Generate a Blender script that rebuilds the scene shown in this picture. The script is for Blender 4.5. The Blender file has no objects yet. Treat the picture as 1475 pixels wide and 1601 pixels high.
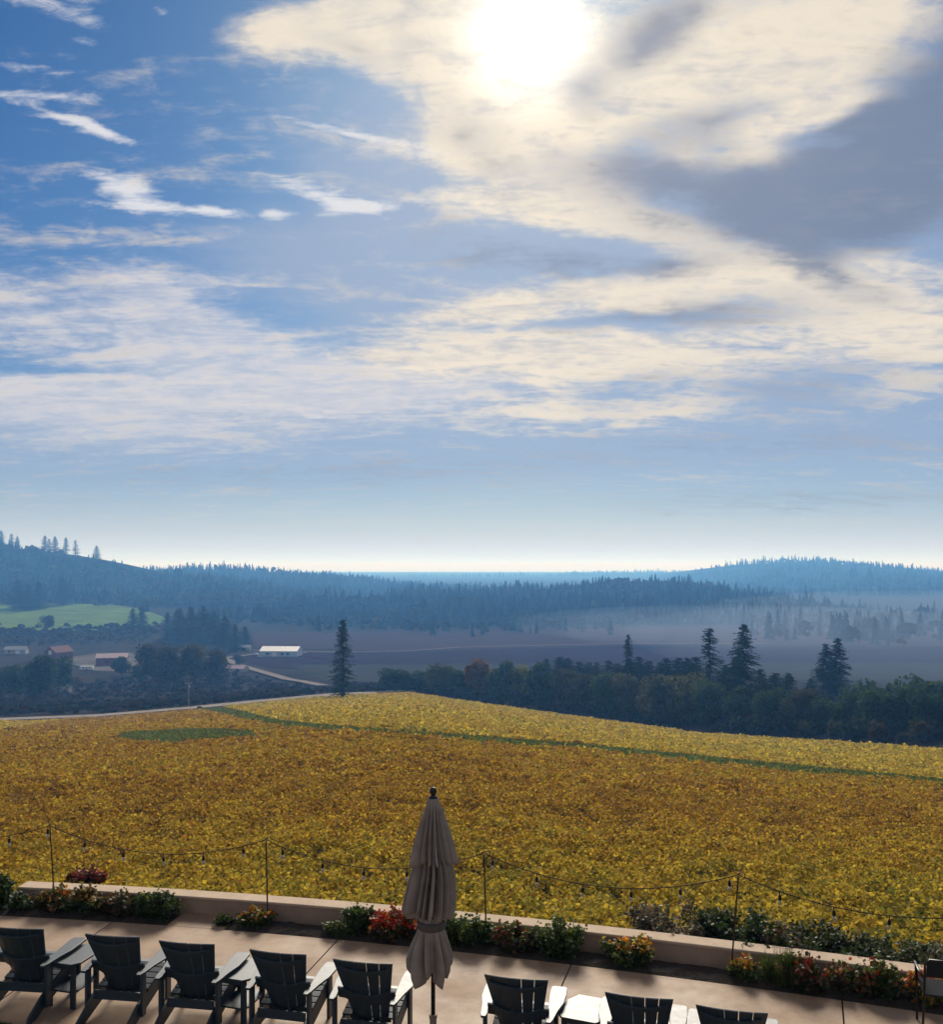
import bpy, math, random
import numpy as np
from mathutils import Vector, Matrix

R = math.radians
scene = bpy.context.scene
COL = scene.collection
FPX, CX, HY, CAMZ = 1475.0, 737.5, 885.0, 5.0     # focal length, centre column and horizon row in photo pixels; eye height

# ------------------------------------------------------------------ camera
cam_data = bpy.data.cameras.new('camera')
cam = bpy.data.objects.new('camera', cam_data); COL.objects.link(cam)
cam.location = (0, 0, CAMZ); cam.rotation_euler = (R(90), 0, 0)
cam_data.sensor_fit = 'HORIZONTAL'; cam_data.sensor_width = 36; cam_data.lens = 36
cam_data.shift_y = (HY - 800.5) / 1475
cam_data.clip_start = 0.1; cam_data.clip_end = 60000
scene.camera = cam

# ------------------------------------------------------------------ render / exposure
scene.render.engine = 'CYCLES'
scene.view_settings.view_transform = 'Standard'; scene.view_settings.look = 'None'
scene.view_settings.exposure = 0.60; scene.view_settings.gamma = 1.0
scene.view_settings.use_curve_mapping = False
cy = scene.cycles
cy.use_denoising = True
cy.max_bounces = 6; cy.diffuse_bounces = 3; cy.glossy_bounces = 2; cy.transmission_bounces = 3
cy.volume_bounces = 1; cy.transparent_max_bounces = 6
cy.sample_clamp_indirect = 6.0

# ------------------------------------------------------------------ sky
SUN_AZ, SUN_EL = 3.6, 29.6
sun_dir = Vector((math.sin(R(SUN_AZ)) * math.cos(R(SUN_EL)), math.cos(R(SUN_AZ)) * math.cos(R(SUN_EL)), math.sin(R(SUN_EL))))
SKY_STRENGTH = 0.0690
HAZE_DENSITY = 1 / 3150.0
HAZE_COLOUR = (0.15, 0.42, 0.95)


def build_world():
    w = bpy.data.worlds.new('World'); scene.world = w; w.use_nodes = True
    nt = w.node_tree; nt.nodes.clear(); L = nt.links.new

    def N(t, **k):
        n = nt.nodes.new(t)
        for a, b in k.items():
            setattr(n, a, b)
        return n

    def sock(n, i, v):
        if hasattr(v, 'links') or isinstance(v, bpy.types.NodeSocket):
            L(v, n.inputs[i])
        else:
            n.inputs[i].default_value = v

    def M(op, a, b=0.0, c=0.0, clamp=False):
        n = N('ShaderNodeMath', operation=op, use_clamp=clamp)
        sock(n, 0, a); sock(n, 1, b); sock(n, 2, c)
        return n.outputs[0]

    def VM(op, a, b=(0, 0, 0), out=0):
        n = N('ShaderNodeVectorMath', operation=op)
        sock(n, 0, a); sock(n, 1, b)
        return n.outputs[out]

    def smooth(x, lo, hi):
        n = N('ShaderNodeMapRange', interpolation_type='SMOOTHSTEP')
        sock(n, 0, x); n.inputs[1].default_value = lo; n.inputs[2].default_value = hi
        n.inputs[3].default_value = 0; n.inputs[4].default_value = 1
        return n.outputs[0]

    def mixc(f, a, b):
        n = N('ShaderNodeMix', data_type='RGBA', clamp_factor=True)
        sock(n, 0, f); sock(n, 6, a); sock(n, 7, b)
        return n.outputs[2]

    def noise(vec, scale, detail=6, rough=0.55, dist=0.0, col=False):
        n = N('ShaderNodeTexNoise', noise_dimensions='3D')
        L(vec, n.inputs['Vector']); n.inputs['Scale'].default_value = scale
        n.inputs['Detail'].default_value = detail; n.inputs['Roughness'].default_value = rough
        n.inputs['Distortion'].default_value = dist
        return n.outputs[1 if col else 0]

    tc = N('ShaderNodeTexCoord')
    d = VM('NORMALIZE', tc.outputs['Generated'])
    sp = N('ShaderNodeSeparateXYZ'); L(d, sp.inputs[0])
    az = M('MULTIPLY', M('ARCTAN2', sp.outputs[0], sp.outputs[1]), 180 / math.pi)
    el = M('MULTIPLY', M('ARCSINE', sp.outputs[2]), 180 / math.pi)
    cb = N('ShaderNodeCombineXYZ'); L(az, cb.inputs[0]); L(el, cb.inputs[1])
    ae = cb.outputs[0]
    # flat cloud deck: direction projected onto a high layer, so cells flatten towards the horizon
    zz = M('ADD', M('MAXIMUM', sp.outputs[2], 0.0), 0.16)
    pl = N('ShaderNodeCombineXYZ')
    L(M('DIVIDE', sp.outputs[0], zz), pl.inputs[0]); L(M('DIVIDE', sp.outputs[1], zz), pl.inputs[1])
    deck = pl.outputs[0]
    # wind-drawn streaks
    mp = N('ShaderNodeMapping'); L(deck, mp.inputs[0])
    mp.inputs['Rotation'].default_value = (0, 0, R(14)); mp.inputs['Scale'].default_value = (0.55, 1.5, 1)
    streak = mp.outputs[0]

    w1 = VM('SUBTRACT', noise(streak, 1.6, 4, 0.55, 0.4, True), (0.5, 0.5, 0.5))
    w2 = VM('SUBTRACT', noise(deck, 6.0, 5, 0.6, 0.3, True), (0.5, 0.5, 0.5))
    wae = VM('ADD', VM('ADD', ae, VM('MULTIPLY', w1, (3.6, 1.9, 0))), VM('MULTIPLY', w2, (2.6, 1.7, 0)))
    fine = VM('ADD', ae, VM('ADD', VM('MULTIPLY', w1, (1.4, 0.6, 0)), VM('MULTIPLY', w2, (1.7, 0.8, 0))))

    def pt(px, py):
        dx = px - CX
        return math.degrees(math.atan(dx / FPX)), math.degrees(math.atan((HY - py) / math.hypot(FPX, dx)))

    def blobs(items, coord):
        acc = None
        for (px, py, rx, ry, rot, amp) in items:
            a, e = pt(px, py)
            m = N('ShaderNodeMapping', vector_type='TEXTURE'); L(coord, m.inputs[0])
            m.inputs['Location'].default_value = (a, e, 0)
            m.inputs['Rotation'].default_value = (0, 0, R(-rot))
            m.inputs['Scale'].default_value = (rx * 0.0365, ry * 0.0365, 1)
            g = N('ShaderNodeTexGradient', gradient_type='SPHERICAL'); L(m.outputs[0], g.inputs[0])
            acc = M('MULTIPLY_ADD', g.outputs['Fac'], amp, 0.0 if acc is None else acc)
        return acc

    # --- thick cream cloud (px, py, half width, half height, tilt, amount)
    bright = blobs([
        (480, 48, 190, 60, -12, 1.1), (610, 30, 290, 85, -4, 1.2), (720, 70, 230, 110, 20, 1.1), (840, 60, 300, 190, 0, 1.2),
        (720, 160, 130, 75, 45, 0.75), (810, 220, 170, 120, 25, 0.95), (890, 285, 200, 90, 25, 1.0), (990, 345, 220, 72, 25, 1.0), (1085, 392, 170, 55, 22, 0.95),
        (1000, 140, 230, 100, 0, 0.95), (1130, 75, 230, 100, 0, 0.95), (1250, 110, 230, 95, -10, 0.9), (1340, 35, 220, 80, 0, 0.95),
        (1080, 242, 100, 42, 20, 0.8), (1192, 247, 70, 32, 0, 0.85), (1270, 176, 170, 34, -6, 1.1), (760, 312, 160, 40, 8, 0.95), (690, 240, 190, 34, 6, 0.5),
        (725, 495, 200, 30, -4, 1.0), (880, 462, 260, 46, -5, 1.15), (1010, 455, 190, 40, 2, 0.9), (1160, 452, 230, 55, 4, 0.95), (1265, 425, 190, 65, 14, 0.85),
        (1395, 475, 230, 85, 8, 0.9), (1330, 505, 270, 34, 5, 0.8), (1430, 540, 190, 26, 0, 0.9), (900, 552, 430, 52, 0, 0.95), (1100, 568, 280, 50, 0, 0.85),
        (740, 560, 270, 50, 2, 0.8), (612, 558, 150, 16, 2, 0.7), (1430, 592, 140, 44, 0, 0.7), (855, 603, 60, 36, 0, 0.8), (850, 645, 220, 42, 0, 0.8), (1058, 634, 140, 40, 0, 0.95),
        (860, 398, 300, 40, 8, -0.8), (1062, 420, 90, 22, 0, -0.8),
    ], wae)
    # --- broad grey-blue sheet of thin cloud
    sheet = blobs([
        (1150, 330, 900, 420, 0, 1.3), (700, 230, 360, 190, 10, 0.75), (760, 420, 560, 190, 0, 1.0), (430, 400, 420, 90, 0, 0.5), (1150, 640, 1000, 260, 0, 1.3),
        (700, 720, 1500, 170, 0, 1.0), (100, 700, 900, 130, 0, 0.9),
    ], wae)
    # --- white veil low on the left
    veil = blobs([
        (50, 500, 330, 95, 12, 1.05), (280, 492, 190, 85, 25, 0.9), (340, 545, 270, 75, 14, 0.9), (440, 592, 330, 80, 4, 0.95), (80, 622, 340, 70, 0, 1.0), (270, 640, 420, 85, 0, 0.95),
        (580, 600, 330, 90, 0, 0.85), (90, 685, 420, 60, 0, 0.6), (300, 440, 150, 26, -4, 0.7), (225, 458, 90, 40, 20, 0.6), (700, 600, 330, 100, 0, 0.6), (90, 578, 220, 22, 2, -0.8), (1250, 560, 500, 110, 0, 0.4),
    ], wae)
    # --- small wisps
    wisp = blobs([
        (95, 12, 150, 34, 8, 1.1), (45, 98, 110, 16, -4, 0.9), (75, 150, 110, 15, -6, 1.0), (85, 180, 130, 13, 10, 0.85),
        (158, 207, 80, 17, 8, 1.0), (140, 68, 50, 14, 20, 0.6), (198, 298, 85, 34, 8, 1.35), (290, 330, 190, 15, -3, 1.3),
        (500, 303, 150, 22, 10, 1.15), (540, 325, 170, 17, -8, 1.05), (545, 207, 140, 11, 6, 0.9), (690, 238, 160, 20, 4, 0.9),
        (500, 655, 90, 7, 0, 0.55), (640, 555, 180, 13, 3, 0.7), (760, 315, 120, 22, 8, 0.8), (250, 12, 40, 14, 30, 0.7),
        (330, 330, 30, 14, 0, 0.5), (440, 345, 60, 12, 20, 0.5),
    ], fine)
    # --- shaded undersides of the thick cloud
    dark = blobs([
        (1012, 48, 130, 55, -20, 1.35), (905, 135, 75, 52, 20, 1.2), (960, 278, 170, 52, 10, 0.95), (1085, 275, 180, 62, 20, 0.6), (1200, 335, 330, 85, 4, 1.25),
        (1390, 285, 300, 115, -6, 1.35), (1410, 205, 230, 80, -8, 0.95), (1450, 110, 190, 85, -20, 1.2), (1130, 192, 200, 46, 0, 0.85), (1290, 422, 170, 34, 30, 0.95),
        (1060, 492, 290, 34, -4, 0.85), (1240, 492, 190, 28, 0, 0.5), (860, 405, 320, 44, 6, 0.75), (1062, 420, 90, 24, 0, 0.8), (1220, 605, 420, 60, 0, 0.5), (1272, 176, 170, 32, -6, -0.9),
        (745, 205, 110, 60, 30, 0.5), (790, 265, 70, 24, 0, 0.5), (560, 75, 110, 22, 10, 0.45), (1150, 700, 560, 44, 0, 0.45), (640, 738, 460, 32, 0, 0.40), (1250, 785, 460, 26, 0, 0.40), (250, 745, 360, 24, 0, 0.30),
    ], wae)

    nz = noise(streak, 5.0, 9, 0.60, 0.8)
    nz2 = noise(deck, 17.0, 8, 0.62, 0.4)
    fil = M('SUBTRACT', noise(streak, 15.0, 9, 0.66, 1.2), 0.5)
    nn = M('ADD', M('MULTIPLY', M('SUBTRACT', nz, 0.5), 2.0), M('MULTIPLY', M('SUBTRACT', nz2, 0.5), 1.1))
    # the rest of the sky, out of the blobs, keeps the same broken cover
    around = M('MULTIPLY', smooth(M('ABSOLUTE', az), 28.0, 50.0), 0.40)
    bright = M('ADD', bright, around)
    a_bright = smooth(M('ADD', bright, M('ADD', M('MULTIPLY', nn, 0.95), M('MULTIPLY', fil, 0.5))), -0.06, 1.10)
    a_veil = smooth(M('ADD', M('ADD', veil, M('MULTIPLY', nn, 0.7)), M('MULTIPLY', fil, 0.7)), -0.10, 1.35)
    a_wisp = smooth(M('ADD', M('ADD', M('MULTIPLY', wisp, 0.95), M('MULTIPLY', nn, 0.8)), M('MULTIPLY', fil, 1.8)), 0.25, 1.15)
    a_dark = smooth(M('ADD', M('ADD', dark, M('MULTIPLY', nn, 1.10)), M('MULTIPLY', fil, 0.8)), 0.02, 1.35)

    sky = N('ShaderNodeTexSky', sky_type='NISHITA')
    sky.sun_disc = False; sky.sun_elevation = R(SUN_EL); sky.sun_rotation = R(SUN_AZ)
    sky.altitude = 150; sky.air_density = 1.0; sky.dust_density = 0.6; sky.ozone_density = 2.0
    S = 10.0

    def c(r, g, b):
        return (r * S, g * S, b * S, 1)

    # light scattered forward through cloud rises towards the sun
    ct = VM('DOT_PRODUCT', d, tuple(sun_dir), 1)
    ang = M('MULTIPLY', M('ARCCOSINE', M('MINIMUM', ct, 0.99999)), 180 / math.pi)
    glow = M('POWER', math.e, M('MULTIPLY', M('POWER', M('DIVIDE', ang, 2.7), 2.0), -1.0))
    wide = M('POWER', math.e, M('DIVIDE', ang, -15.0))
    base = N('ShaderNodeHueSaturation'); L(sky.outputs[0], base.inputs['Color'])
    base.inputs['Saturation'].default_value = 1.6; base.inputs['Value'].default_value = 0.52
    # bright milky air low over the horizon
    low = M('POWER', math.e, M('DIVIDE', M('MAXIMUM', el, 0.0), -1.8))
    mid_air = M('POWER', math.e, M('DIVIDE', M('MAXIMUM', el, 0.0), -9.0))
    blue = VM('MULTIPLY', base.outputs[0], (0.58, 0.90, 1.08))
    col = mixc(M('MULTIPLY', mid_air, 0.75), blue, c(0.31, 0.30, 0.50))
    col = mixc(M('MULTIPLY', low, 0.9), col, c(0.90, 0.91, 0.92))
    a_sheet = smooth(M('ADD', sheet, M('MULTIPLY', nn, 0.35)), 0.0, 1.1)
    col = mixc(M('MULTIPLY', a_sheet, M('MULTIPLY', smooth(el, 2.0, 7.0), 0.80)), col, mixc(wide, c(0.27, 0.36, 0.53), c(0.50, 0.53, 0.62)))
    veilc = mixc(wide, c(0.72, 0.68, 0.69), c(0.86, 0.76, 0.64))
    col = mixc(M('MULTIPLY', M('MULTIPLY', a_veil, M('ADD', 0.42, M('MULTIPLY', smooth(M('ADD', nn, fil), -0.5, 0.5), 0.42))), smooth(el, 3.0, 10.0)), col, veilc)
    col = mixc(M('MULTIPLY', a_wisp, 0.82), col, c(0.82, 0.80, 0.80))
    cream = mixc(M('MULTIPLY', wide, 1.2, clamp=True), c(0.90, 0.78, 0.60), c(1.08, 0.93, 0.70))
    shade = smooth(M('ADD', nn, M('MULTIPLY', fil, 0.8)), -0.55, 0.45)
    cream = mixc(M('MULTIPLY', M('SUBTRACT', 1.0, shade), 0.78), cream, c(0.50, 0.49, 0.51))
    col = mixc(M('MULTIPLY', a_bright, 0.90), col, cream)
    greyc = mixc(wide, c(0.115, 0.165, 0.265), c(0.36, 0.37, 0.43))
    col = mixc(M('MULTIPLY', a_dark, 0.88), col, greyc)
    gl = N('ShaderNodeMix', data_type='RGBA', blend_type='ADD')
    gl.inputs[0].default_value = 1.0
    L(col, gl.inputs[6])
    gcol = VM('SCALE', (S * 1.6, S * 1.45, S * 1.2)); L(M('MULTIPLY', glow, M('ADD', 0.45, M('MULTIPLY', shade, 0.75))), gcol.node.inputs[3])
    L(gcol, gl.inputs[7])
    bg = N('ShaderNodeBackground'); L(gl.outputs[2], bg.inputs[0]); bg.inputs[1].default_value = SKY_STRENGTH
    out = N('ShaderNodeOutputWorld'); L(bg.outputs[0], out.inputs[0])


build_world()

sun_data = bpy.data.lights.new('sun', 'SUN')
sun_data.energy = 3.7; sun_data.angle = R(20.0); sun_data.color = (1.0, 0.92, 0.80)
sun = bpy.data.objects.new('sun', sun_data); COL.objects.link(sun)
sun.rotation_euler = sun_dir.to_track_quat('Z', 'Y').to_euler()

# ================================================================== helpers
rng = np.random.default_rng(7)
random.seed(7)


def tag(o, label=None, cat=None, group=None, kind=None):
    if label: o['label'] = label
    if cat: o['category'] = cat
    if group: o['group'] = group
    if kind: o['kind'] = kind
    return o


def empty(name, loc=(0, 0, 0), rz=0.0, scale=1.0):
    o = bpy.data.objects.new(name, None); COL.objects.link(o)
    o.location = loc; o.rotation_euler = (0, 0, rz)
    o.scale = (scale,) * 3 if not hasattr(scale, '__len__') else scale
    o.empty_display_size = 0.2
    return o


def make_mesh(name, V, F, mat=None, colours=None, smooth=False):
    """V (n,3); F a list of arrays (k,3) or (k,4); colours one rgb per face"""
    me = bpy.data.meshes.new(name)
    V = np.asarray(V, dtype=np.float32).reshape(-1, 3)
    if not isinstance(F, list):
        F = [F]
    F = [np.asarray(f, dtype=np.int32) for f in F if len(f)]
    sizes = np.concatenate([np.full(len(f), f.shape[1], np.int32) for f in F])
    loops = np.concatenate([f.ravel() for f in F])
    me.vertices.add(len(V)); me.vertices.foreach_set('co', V.ravel())
    me.loops.add(len(loops)); me.loops.foreach_set('vertex_index', loops)
    me.polygons.add(len(sizes))
    me.polygons.foreach_set('loop_start', np.concatenate([[0], np.cumsum(sizes)[:-1]]).astype(np.int32))
    me.polygons.foreach_set('loop_total', sizes)
    me.polygons.foreach_set('use_smooth', np.full(len(sizes), bool(smooth)))
    me.update(calc_edges=True)
    if colours is not None:
        at = me.attributes.new('Col', 'FLOAT_COLOR', 'FACE')
        cc = np.ones((len(sizes), 4), np.float32); cc[:, :3] = colours
        at.data.foreach_set('color', cc.ravel())
    if mat: me.materials.append(mat)
    return me


def link(name, me, parent=None, loc=(0, 0, 0), rot=(0, 0, 0)):
    o = bpy.data.objects.new(name, me); COL.objects.link(o)
    o.location = loc; o.rotation_euler = rot
    if parent: o.parent = parent
    return o


class MB:
    """collects solids into one mesh"""
    def __init__(self):
        self.v = []; self.f3 = []; self.f4 = []; self.n = 0

    def add(self, V, quads=(), tris=()):
        V = np.asarray(V, float).reshape(-1, 3)
        if len(quads): self.f4.append(np.asarray(quads, int) + self.n)
        if len(tris): self.f3.append(np.asarray(tris, int) + self.n)
        self.v.append(V); self.n += len(V)
        return self

    def box(self, c, s, M=None):
        x, y, z = np.array(s) / 2
        V = np.array([[-x, -y, -z], [x, -y, -z], [x, y, -z], [-x, y, -z], [-x, -y, z], [x, -y, z], [x, y, z], [-x, y, z]])
        if M is not None: V = V @ np.array(M).T
        return self.add(V + np.array(c), [[0, 3, 2, 1], [4, 5, 6, 7], [0, 1, 5, 4], [1, 2, 6, 5], [2, 3, 7, 6], [3, 0, 4, 7]])

    def prism(self, poly, axis, lo, hi):
        """poly 2-D outline (counter-clockwise) swept along axis"""
        n = len(poly); V = []
        for t in (lo, hi):
            for a, b in poly:
                V.append({'x': (t, a, b), 'y': (a, t, b), 'z': (a, b, t)}[axis])
        q = [[i, (i + 1) % n, n + (i + 1) % n, n + i] for i in range(n)]
        tr = []
        for i in range(1, n - 1):
            tr.append([0, i + 1, i]); tr.append([n, n + i, n + i + 1])
        return self.add(V, q, tr)

    def tube(self, pts, rads, n=8):
        pts = np.asarray(pts, float)
        if not hasattr(rads, '__len__'): rads = [rads] * len(pts)
        V = []
        for i, p in enumerate(pts):
            t = pts[min(i + 1, len(pts) - 1)] - pts[max(i - 1, 0)]; t = t / (np.linalg.norm(t) + 1e-9)
            a = np.cross(t, [0, 0, 1.0]) if abs(t[2]) < 0.9 else np.cross(t, [0, 1.0, 0]); a /= np.linalg.norm(a)
            b = np.cross(t, a)
            for k in range(n):
                w = 2 * math.pi * k / n
                V.append(p + rads[i] * (math.cos(w) * a + math.sin(w) * b))
        q = [[i * n + k, i * n + (k + 1) % n, (i + 1) * n + (k + 1) % n, (i + 1) * n + k] for i in range(len(pts) - 1) for k in range(n)]
        m = len(pts) - 1
        tr = [[0, k + 1, k] for k in range(1, n - 1)] + [[m * n, m * n + k, m * n + k + 1] for k in range(1, n - 1)]
        return self.add(V, q, tr)

    def lathe(self, prof, n=16):
        V = []
        for r, z in prof:
            for k in range(n):
                w = 2 * math.pi * k / n
                V.append((r * math.cos(w), r * math.sin(w), z))
        q = [[i * n + k, i * n + (k + 1) % n, (i + 1) * n + (k + 1) % n, (i + 1) * n + k] for i in range(len(prof) - 1) for k in range(n)]
        return self.add(V, q)

    def mesh(self, name, mat, smooth=False):
        return make_mesh(name, np.concatenate(self.v), self.f3 + self.f4, mat, smooth=smooth)

    def build(self, name, mat, parent=None, smooth=False, loc=(0, 0, 0), bevel=0.0):
        o = link(name, self.mesh(name, mat, smooth), parent, loc)
        if bevel:
            b = o.modifiers.new('bevel', 'BEVEL'); b.width = bevel; b.segments = 2; b.limit_method = 'ANGLE'
        return o


# ------------------------------------------------------------------ materials
def mat_new(name):
    m = bpy.data.materials.new(name); m.use_nodes = True
    return m, m.node_tree, m.node_tree.nodes['Principled BSDF']


def mat_plain(name, colour, rough=0.6, var=0.15, scale=8.0, bump=0.0, metallic=0.0, spec=0.3, detail=6, stretch=(1, 1, 1), colour2=None):
    m, nt, p = mat_new(name); L = nt.links.new
    tc = nt.nodes.new('ShaderNodeTexCoord')
    mp = nt.nodes.new('ShaderNodeMapping'); L(tc.outputs['Object'], mp.inputs[0]); mp.inputs['Scale'].default_value = stretch
    nz = nt.nodes.new('ShaderNodeTexNoise'); L(mp.outputs[0], nz.inputs['Vector'])
    nz.inputs['Scale'].default_value = scale; nz.inputs['Detail'].default_value = detail; nz.inputs['Roughness'].default_value = 0.6
    rp = nt.nodes.new('ShaderNodeValToRGB'); L(nz.outputs[0], rp.inputs[0])
    c2 = colour2 or tuple(min(1, c * (1 + var)) for c in colour)
    c1 = tuple(c * (1 - var) for c in colour)
    rp.color_ramp.elements[0].position = 0.3; rp.color_ramp.elements[1].position = 0.7
    rp.color_ramp.elements[0].color = (*c1, 1); rp.color_ramp.elements[1].color = (*c2, 1)
    L(rp.outputs[0], p.inputs['Base Color'])
    p.inputs['Roughness'].default_value = rough; p.inputs['Metallic'].default_value = metallic
    p.inputs['Specular IOR Level'].default_value = spec
    if bump:
        b = nt.nodes.new('ShaderNodeBump'); b.inputs['Strength'].default_value = bump; b.inputs['Distance'].default_value = 0.02
        L(nz.outputs[0], b.inputs['Height']); L(b.outputs[0], p.inputs['Normal'])
    return m


def mat_leaf(name, tint=(1, 1, 1), trans=0.4, rough=0.55, tcol=(1.1, 1.0, 0.7), spec=0.0):
    m, nt, p = mat_new(name); L = nt.links.new
    at = nt.nodes.new('ShaderNodeAttribute'); at.attribute_name = 'Col'
    oi = nt.nodes.new('ShaderNodeObjectInfo')
    mr = nt.nodes.new('ShaderNodeMapRange'); L(oi.outputs['Random'], mr.inputs[0]); mr.inputs[3].default_value = 0.75; mr.inputs[4].default_value = 1.25
    mul = nt.nodes.new('ShaderNodeVectorMath'); mul.operation = 'MULTIPLY'; L(at.outputs['Color'], mul.inputs[0]); mul.inputs[1].default_value = tint
    sc = nt.nodes.new('ShaderNodeVectorMath'); sc.operation = 'SCALE'; L(mul.outputs[0], sc.inputs[0]); L(mr.outputs[0], sc.inputs[3])
    L(sc.outputs[0], p.inputs['Base Color']); p.inputs['Roughness'].default_value = rough; p.inputs['Specular IOR Level'].default_value = spec
    tr = nt.nodes.new('ShaderNodeBsdfTranslucent')
    m2 = nt.nodes.new('ShaderNodeVectorMath'); m2.operation = 'MULTIPLY'; L(sc.outputs[0], m2.inputs[0]); m2.inputs[1].default_value = tcol
    L(m2.outputs[0], tr.inputs[0])
    mx = nt.nodes.new('ShaderNodeMixShader'); mx.inputs[0].default_value = trans
    L(p.outputs[0], mx.inputs[1]); L(tr.outputs[0], mx.inputs[2])
    L(mx.outputs[0], nt.nodes['Material Output'].inputs[0])
    return m


MAT = {}
MAT['leaf'] = mat_leaf('leaf', spec=0.0)
MAT['shrub_leaf'] = mat_leaf('shrub_leaf', spec=0.2)
MAT['vine'] = mat_leaf('vine_leaf', trans=0.42, rough=0.8, spec=0.03)
MAT['needle'] = mat_leaf('needle', trans=0.15, rough=0.7)
MAT['bark'] = mat_plain('bark', (0.07, 0.055, 0.045), 0.9, 0.35, 3, 0.4, stretch=(6, 6, 1))
MAT['soil'] = mat_plain('soil', (0.035, 0.026, 0.02), 0.95, 0.5, 30, 0.8)
MAT['ground'] = mat_plain('ground', (0.036, 0.031, 0.026), 0.95, 0.4, 0.08, 0.0, spec=0.0)
MAT['forest_floor'] = mat_plain('forest_floor', (0.012, 0.017, 0.012), 0.95, 0.4, 0.05, spec=0.0)
MAT['meadow'] = mat_plain('meadow_grass', (0.10, 0.155, 0.042), 0.9, 0.3, 0.03, detail=8, spec=0.0)
MAT['ploughed'] = mat_plain('ploughed_earth', (0.052, 0.035, 0.038), 0.95, 0.2, 0.03, stretch=(1, 6, 1), spec=0.0)
MAT['ploughed_dark'] = mat_plain('dark_ploughed_earth', (0.030, 0.018, 0.026), 0.95, 0.2, 0.03, stretch=(1, 6, 1), spec=0.0)
MAT['ploughed_pale'] = mat_plain('pale_ploughed_earth', (0.12, 0.09, 0.075), 0.95, 0.2, 0.03, stretch=(1, 6, 1), spec=0.0)
MAT['stubble'] = mat_plain('stubble', (0.042, 0.040, 0.034), 0.95, 0.25, 0.05, stretch=(1, 4, 1), spec=0.0)
MAT['gravel'] = mat_plain('gravel', (0.27, 0.24, 0.21), 0.95, 0.2, 0.4, spec=0.0)
MAT['track'] = mat_plain('dirt_track', (0.20, 0.17, 0.15), 0.95, 0.2, 0.3, spec=0.0)


# ================================================================== terrain
def curb(x):
    x = np.clip(x, -16, 12)
    return 12.19 - 0.2653 * x - 0.01054 * x * x


def curb_slope(x):
    return -0.2653 - 0.02108 * x


E_PX = [-300, 0, 150, 300, 400, 500, 600, 650, 700, 850, 1100, 1300, 1475, 1800]
E_V = [283, 285, 288, 296, 315, 325, 350, 350, 330, 295, 228, 190, 160, 130]
M_PX = [-300, 0, 150, 300, 500, 640, 850, 1100, 1475, 1800]
M_V = [0.155, 0.15, 0.146, 0.137, 0.124, 0.12, 0.139, 0.1595, 0.17, 0.175]


def field_edge(px): return np.interp(px, E_PX, E_V)
def field_slope(px): return np.interp(px, M_PX, M_V)


def terrain(X, Y):
    """ground height"""
    X = np.asarray(X, float); Y = np.asarray(Y, float)
    Yc = np.maximum(Y, 12.0)
    px = np.clip(CX + FPX * X / Yc, -300, 1800)
    E = field_edge(px); m = field_slope(px)
    one = np.ones_like(px)
    zE = -(8.5 + m * (E - 20))
    far = lambda *v: np.interp(px, [0, 250, 500, 640], v)
    ys = [10 * one, E, E + 14, E + 90, 520 * one, 700 * one, 950 * one, 1250 * one, 2000 * one, 5000 * one, 20000 * one]
    zs = [-(8.5 + m * (10 - 20)), zE, zE + 0.1, zE + (-63 - zE) * 0.55, far(-65, -64, -63, -63), far(-65.5, -66, -66, -66),
          far(-60, -64, -67, -67), far(-46, -55, -64, -66), far(-60, -60, -60, -60), -58 * one, -56 * one]
    z = np.array(zs[0], float)
    for k in range(len(ys) - 1):
        t = np.clip((Yc - ys[k]) / (ys[k + 1] - ys[k]), 0, 1)
        z = z + t * (zs[k + 1] - zs[k])
    z = z + CAMZ
    d = Y - (curb(X) + 0.5)
    s = 0.10 - 0.65 * (d - 0.3)
    k = 1.2
    zz = np.where(s > z + 4, s, np.where(z > s + 4, z, np.log(np.exp(np.clip((s - z) * k, -30, 30)) + 1) / k + z))
    zz = np.where(d < 0.12, -0.16, np.where(d < 0.3, 0.05, zz))
    zz = np.where(Y < 9, -0.16, zz)
    return zz


def ground_at(px, py, zoff=0.0):
    """first ground point met by the sight line through a photo pixel"""
    ys = np.exp(np.linspace(math.log(14), math.log(18000), 6000))
    xs = (px - CX) / FPX * ys
    zr = CAMZ + (HY - py) / FPX * ys
    hit = np.nonzero(terrain(xs, ys) + zoff >= zr)[0]
    i = hit[0] if len(hit) else len(ys) - 1
    return np.array([xs[i], ys[i], float(terrain(xs[i], ys[i]))])


def at_depth(px, Y):
    x = (px - CX) / FPX * Y
    return np.array([x, Y, float(terrain(x, Y))])


def z_of(py, Y): return CAMZ + (HY - py) / FPX * Y


def build_terrain():
    def grow(start, step, ratio, end):
        v = [start]
        while v[-1] < end:
            step *= ratio; v.append(v[-1] + step)
        return v
    xs_half = grow(24, 0.6, 1.055, 26000)
    xs = np.array([-x for x in reversed(xs_half)] + list(np.arange(-23.4, 23.9, 0.6)) + xs_half)
    ys = np.array([-3000, -1500, -700, -300, -120, -50, -20, -5, 3] + list(np.arange(8, 26, 0.3)) + grow(26, 0.3, 1.035, 38000))
    Xg, Yg = np.meshgrid(xs, ys)
    Z = terrain(Xg, Yg)
    nx, ny = len(xs), len(ys)
    V = np.stack([Xg, Yg, Z], -1).reshape(-1, 3)
    i = np.arange(nx * ny).reshape(ny, nx)
    F = np.stack([i[:-1, :-1], i[:-1, 1:], i[1:, 1:], i[1:, :-1]], -1).reshape(-1, 4)
    o = link('terrain', make_mesh('terrain', V, F, MAT['ground'], smooth=True))
    tag(o, 'open valley ground sloping away below the terrace', kind='structure')


build_terrain()


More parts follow.
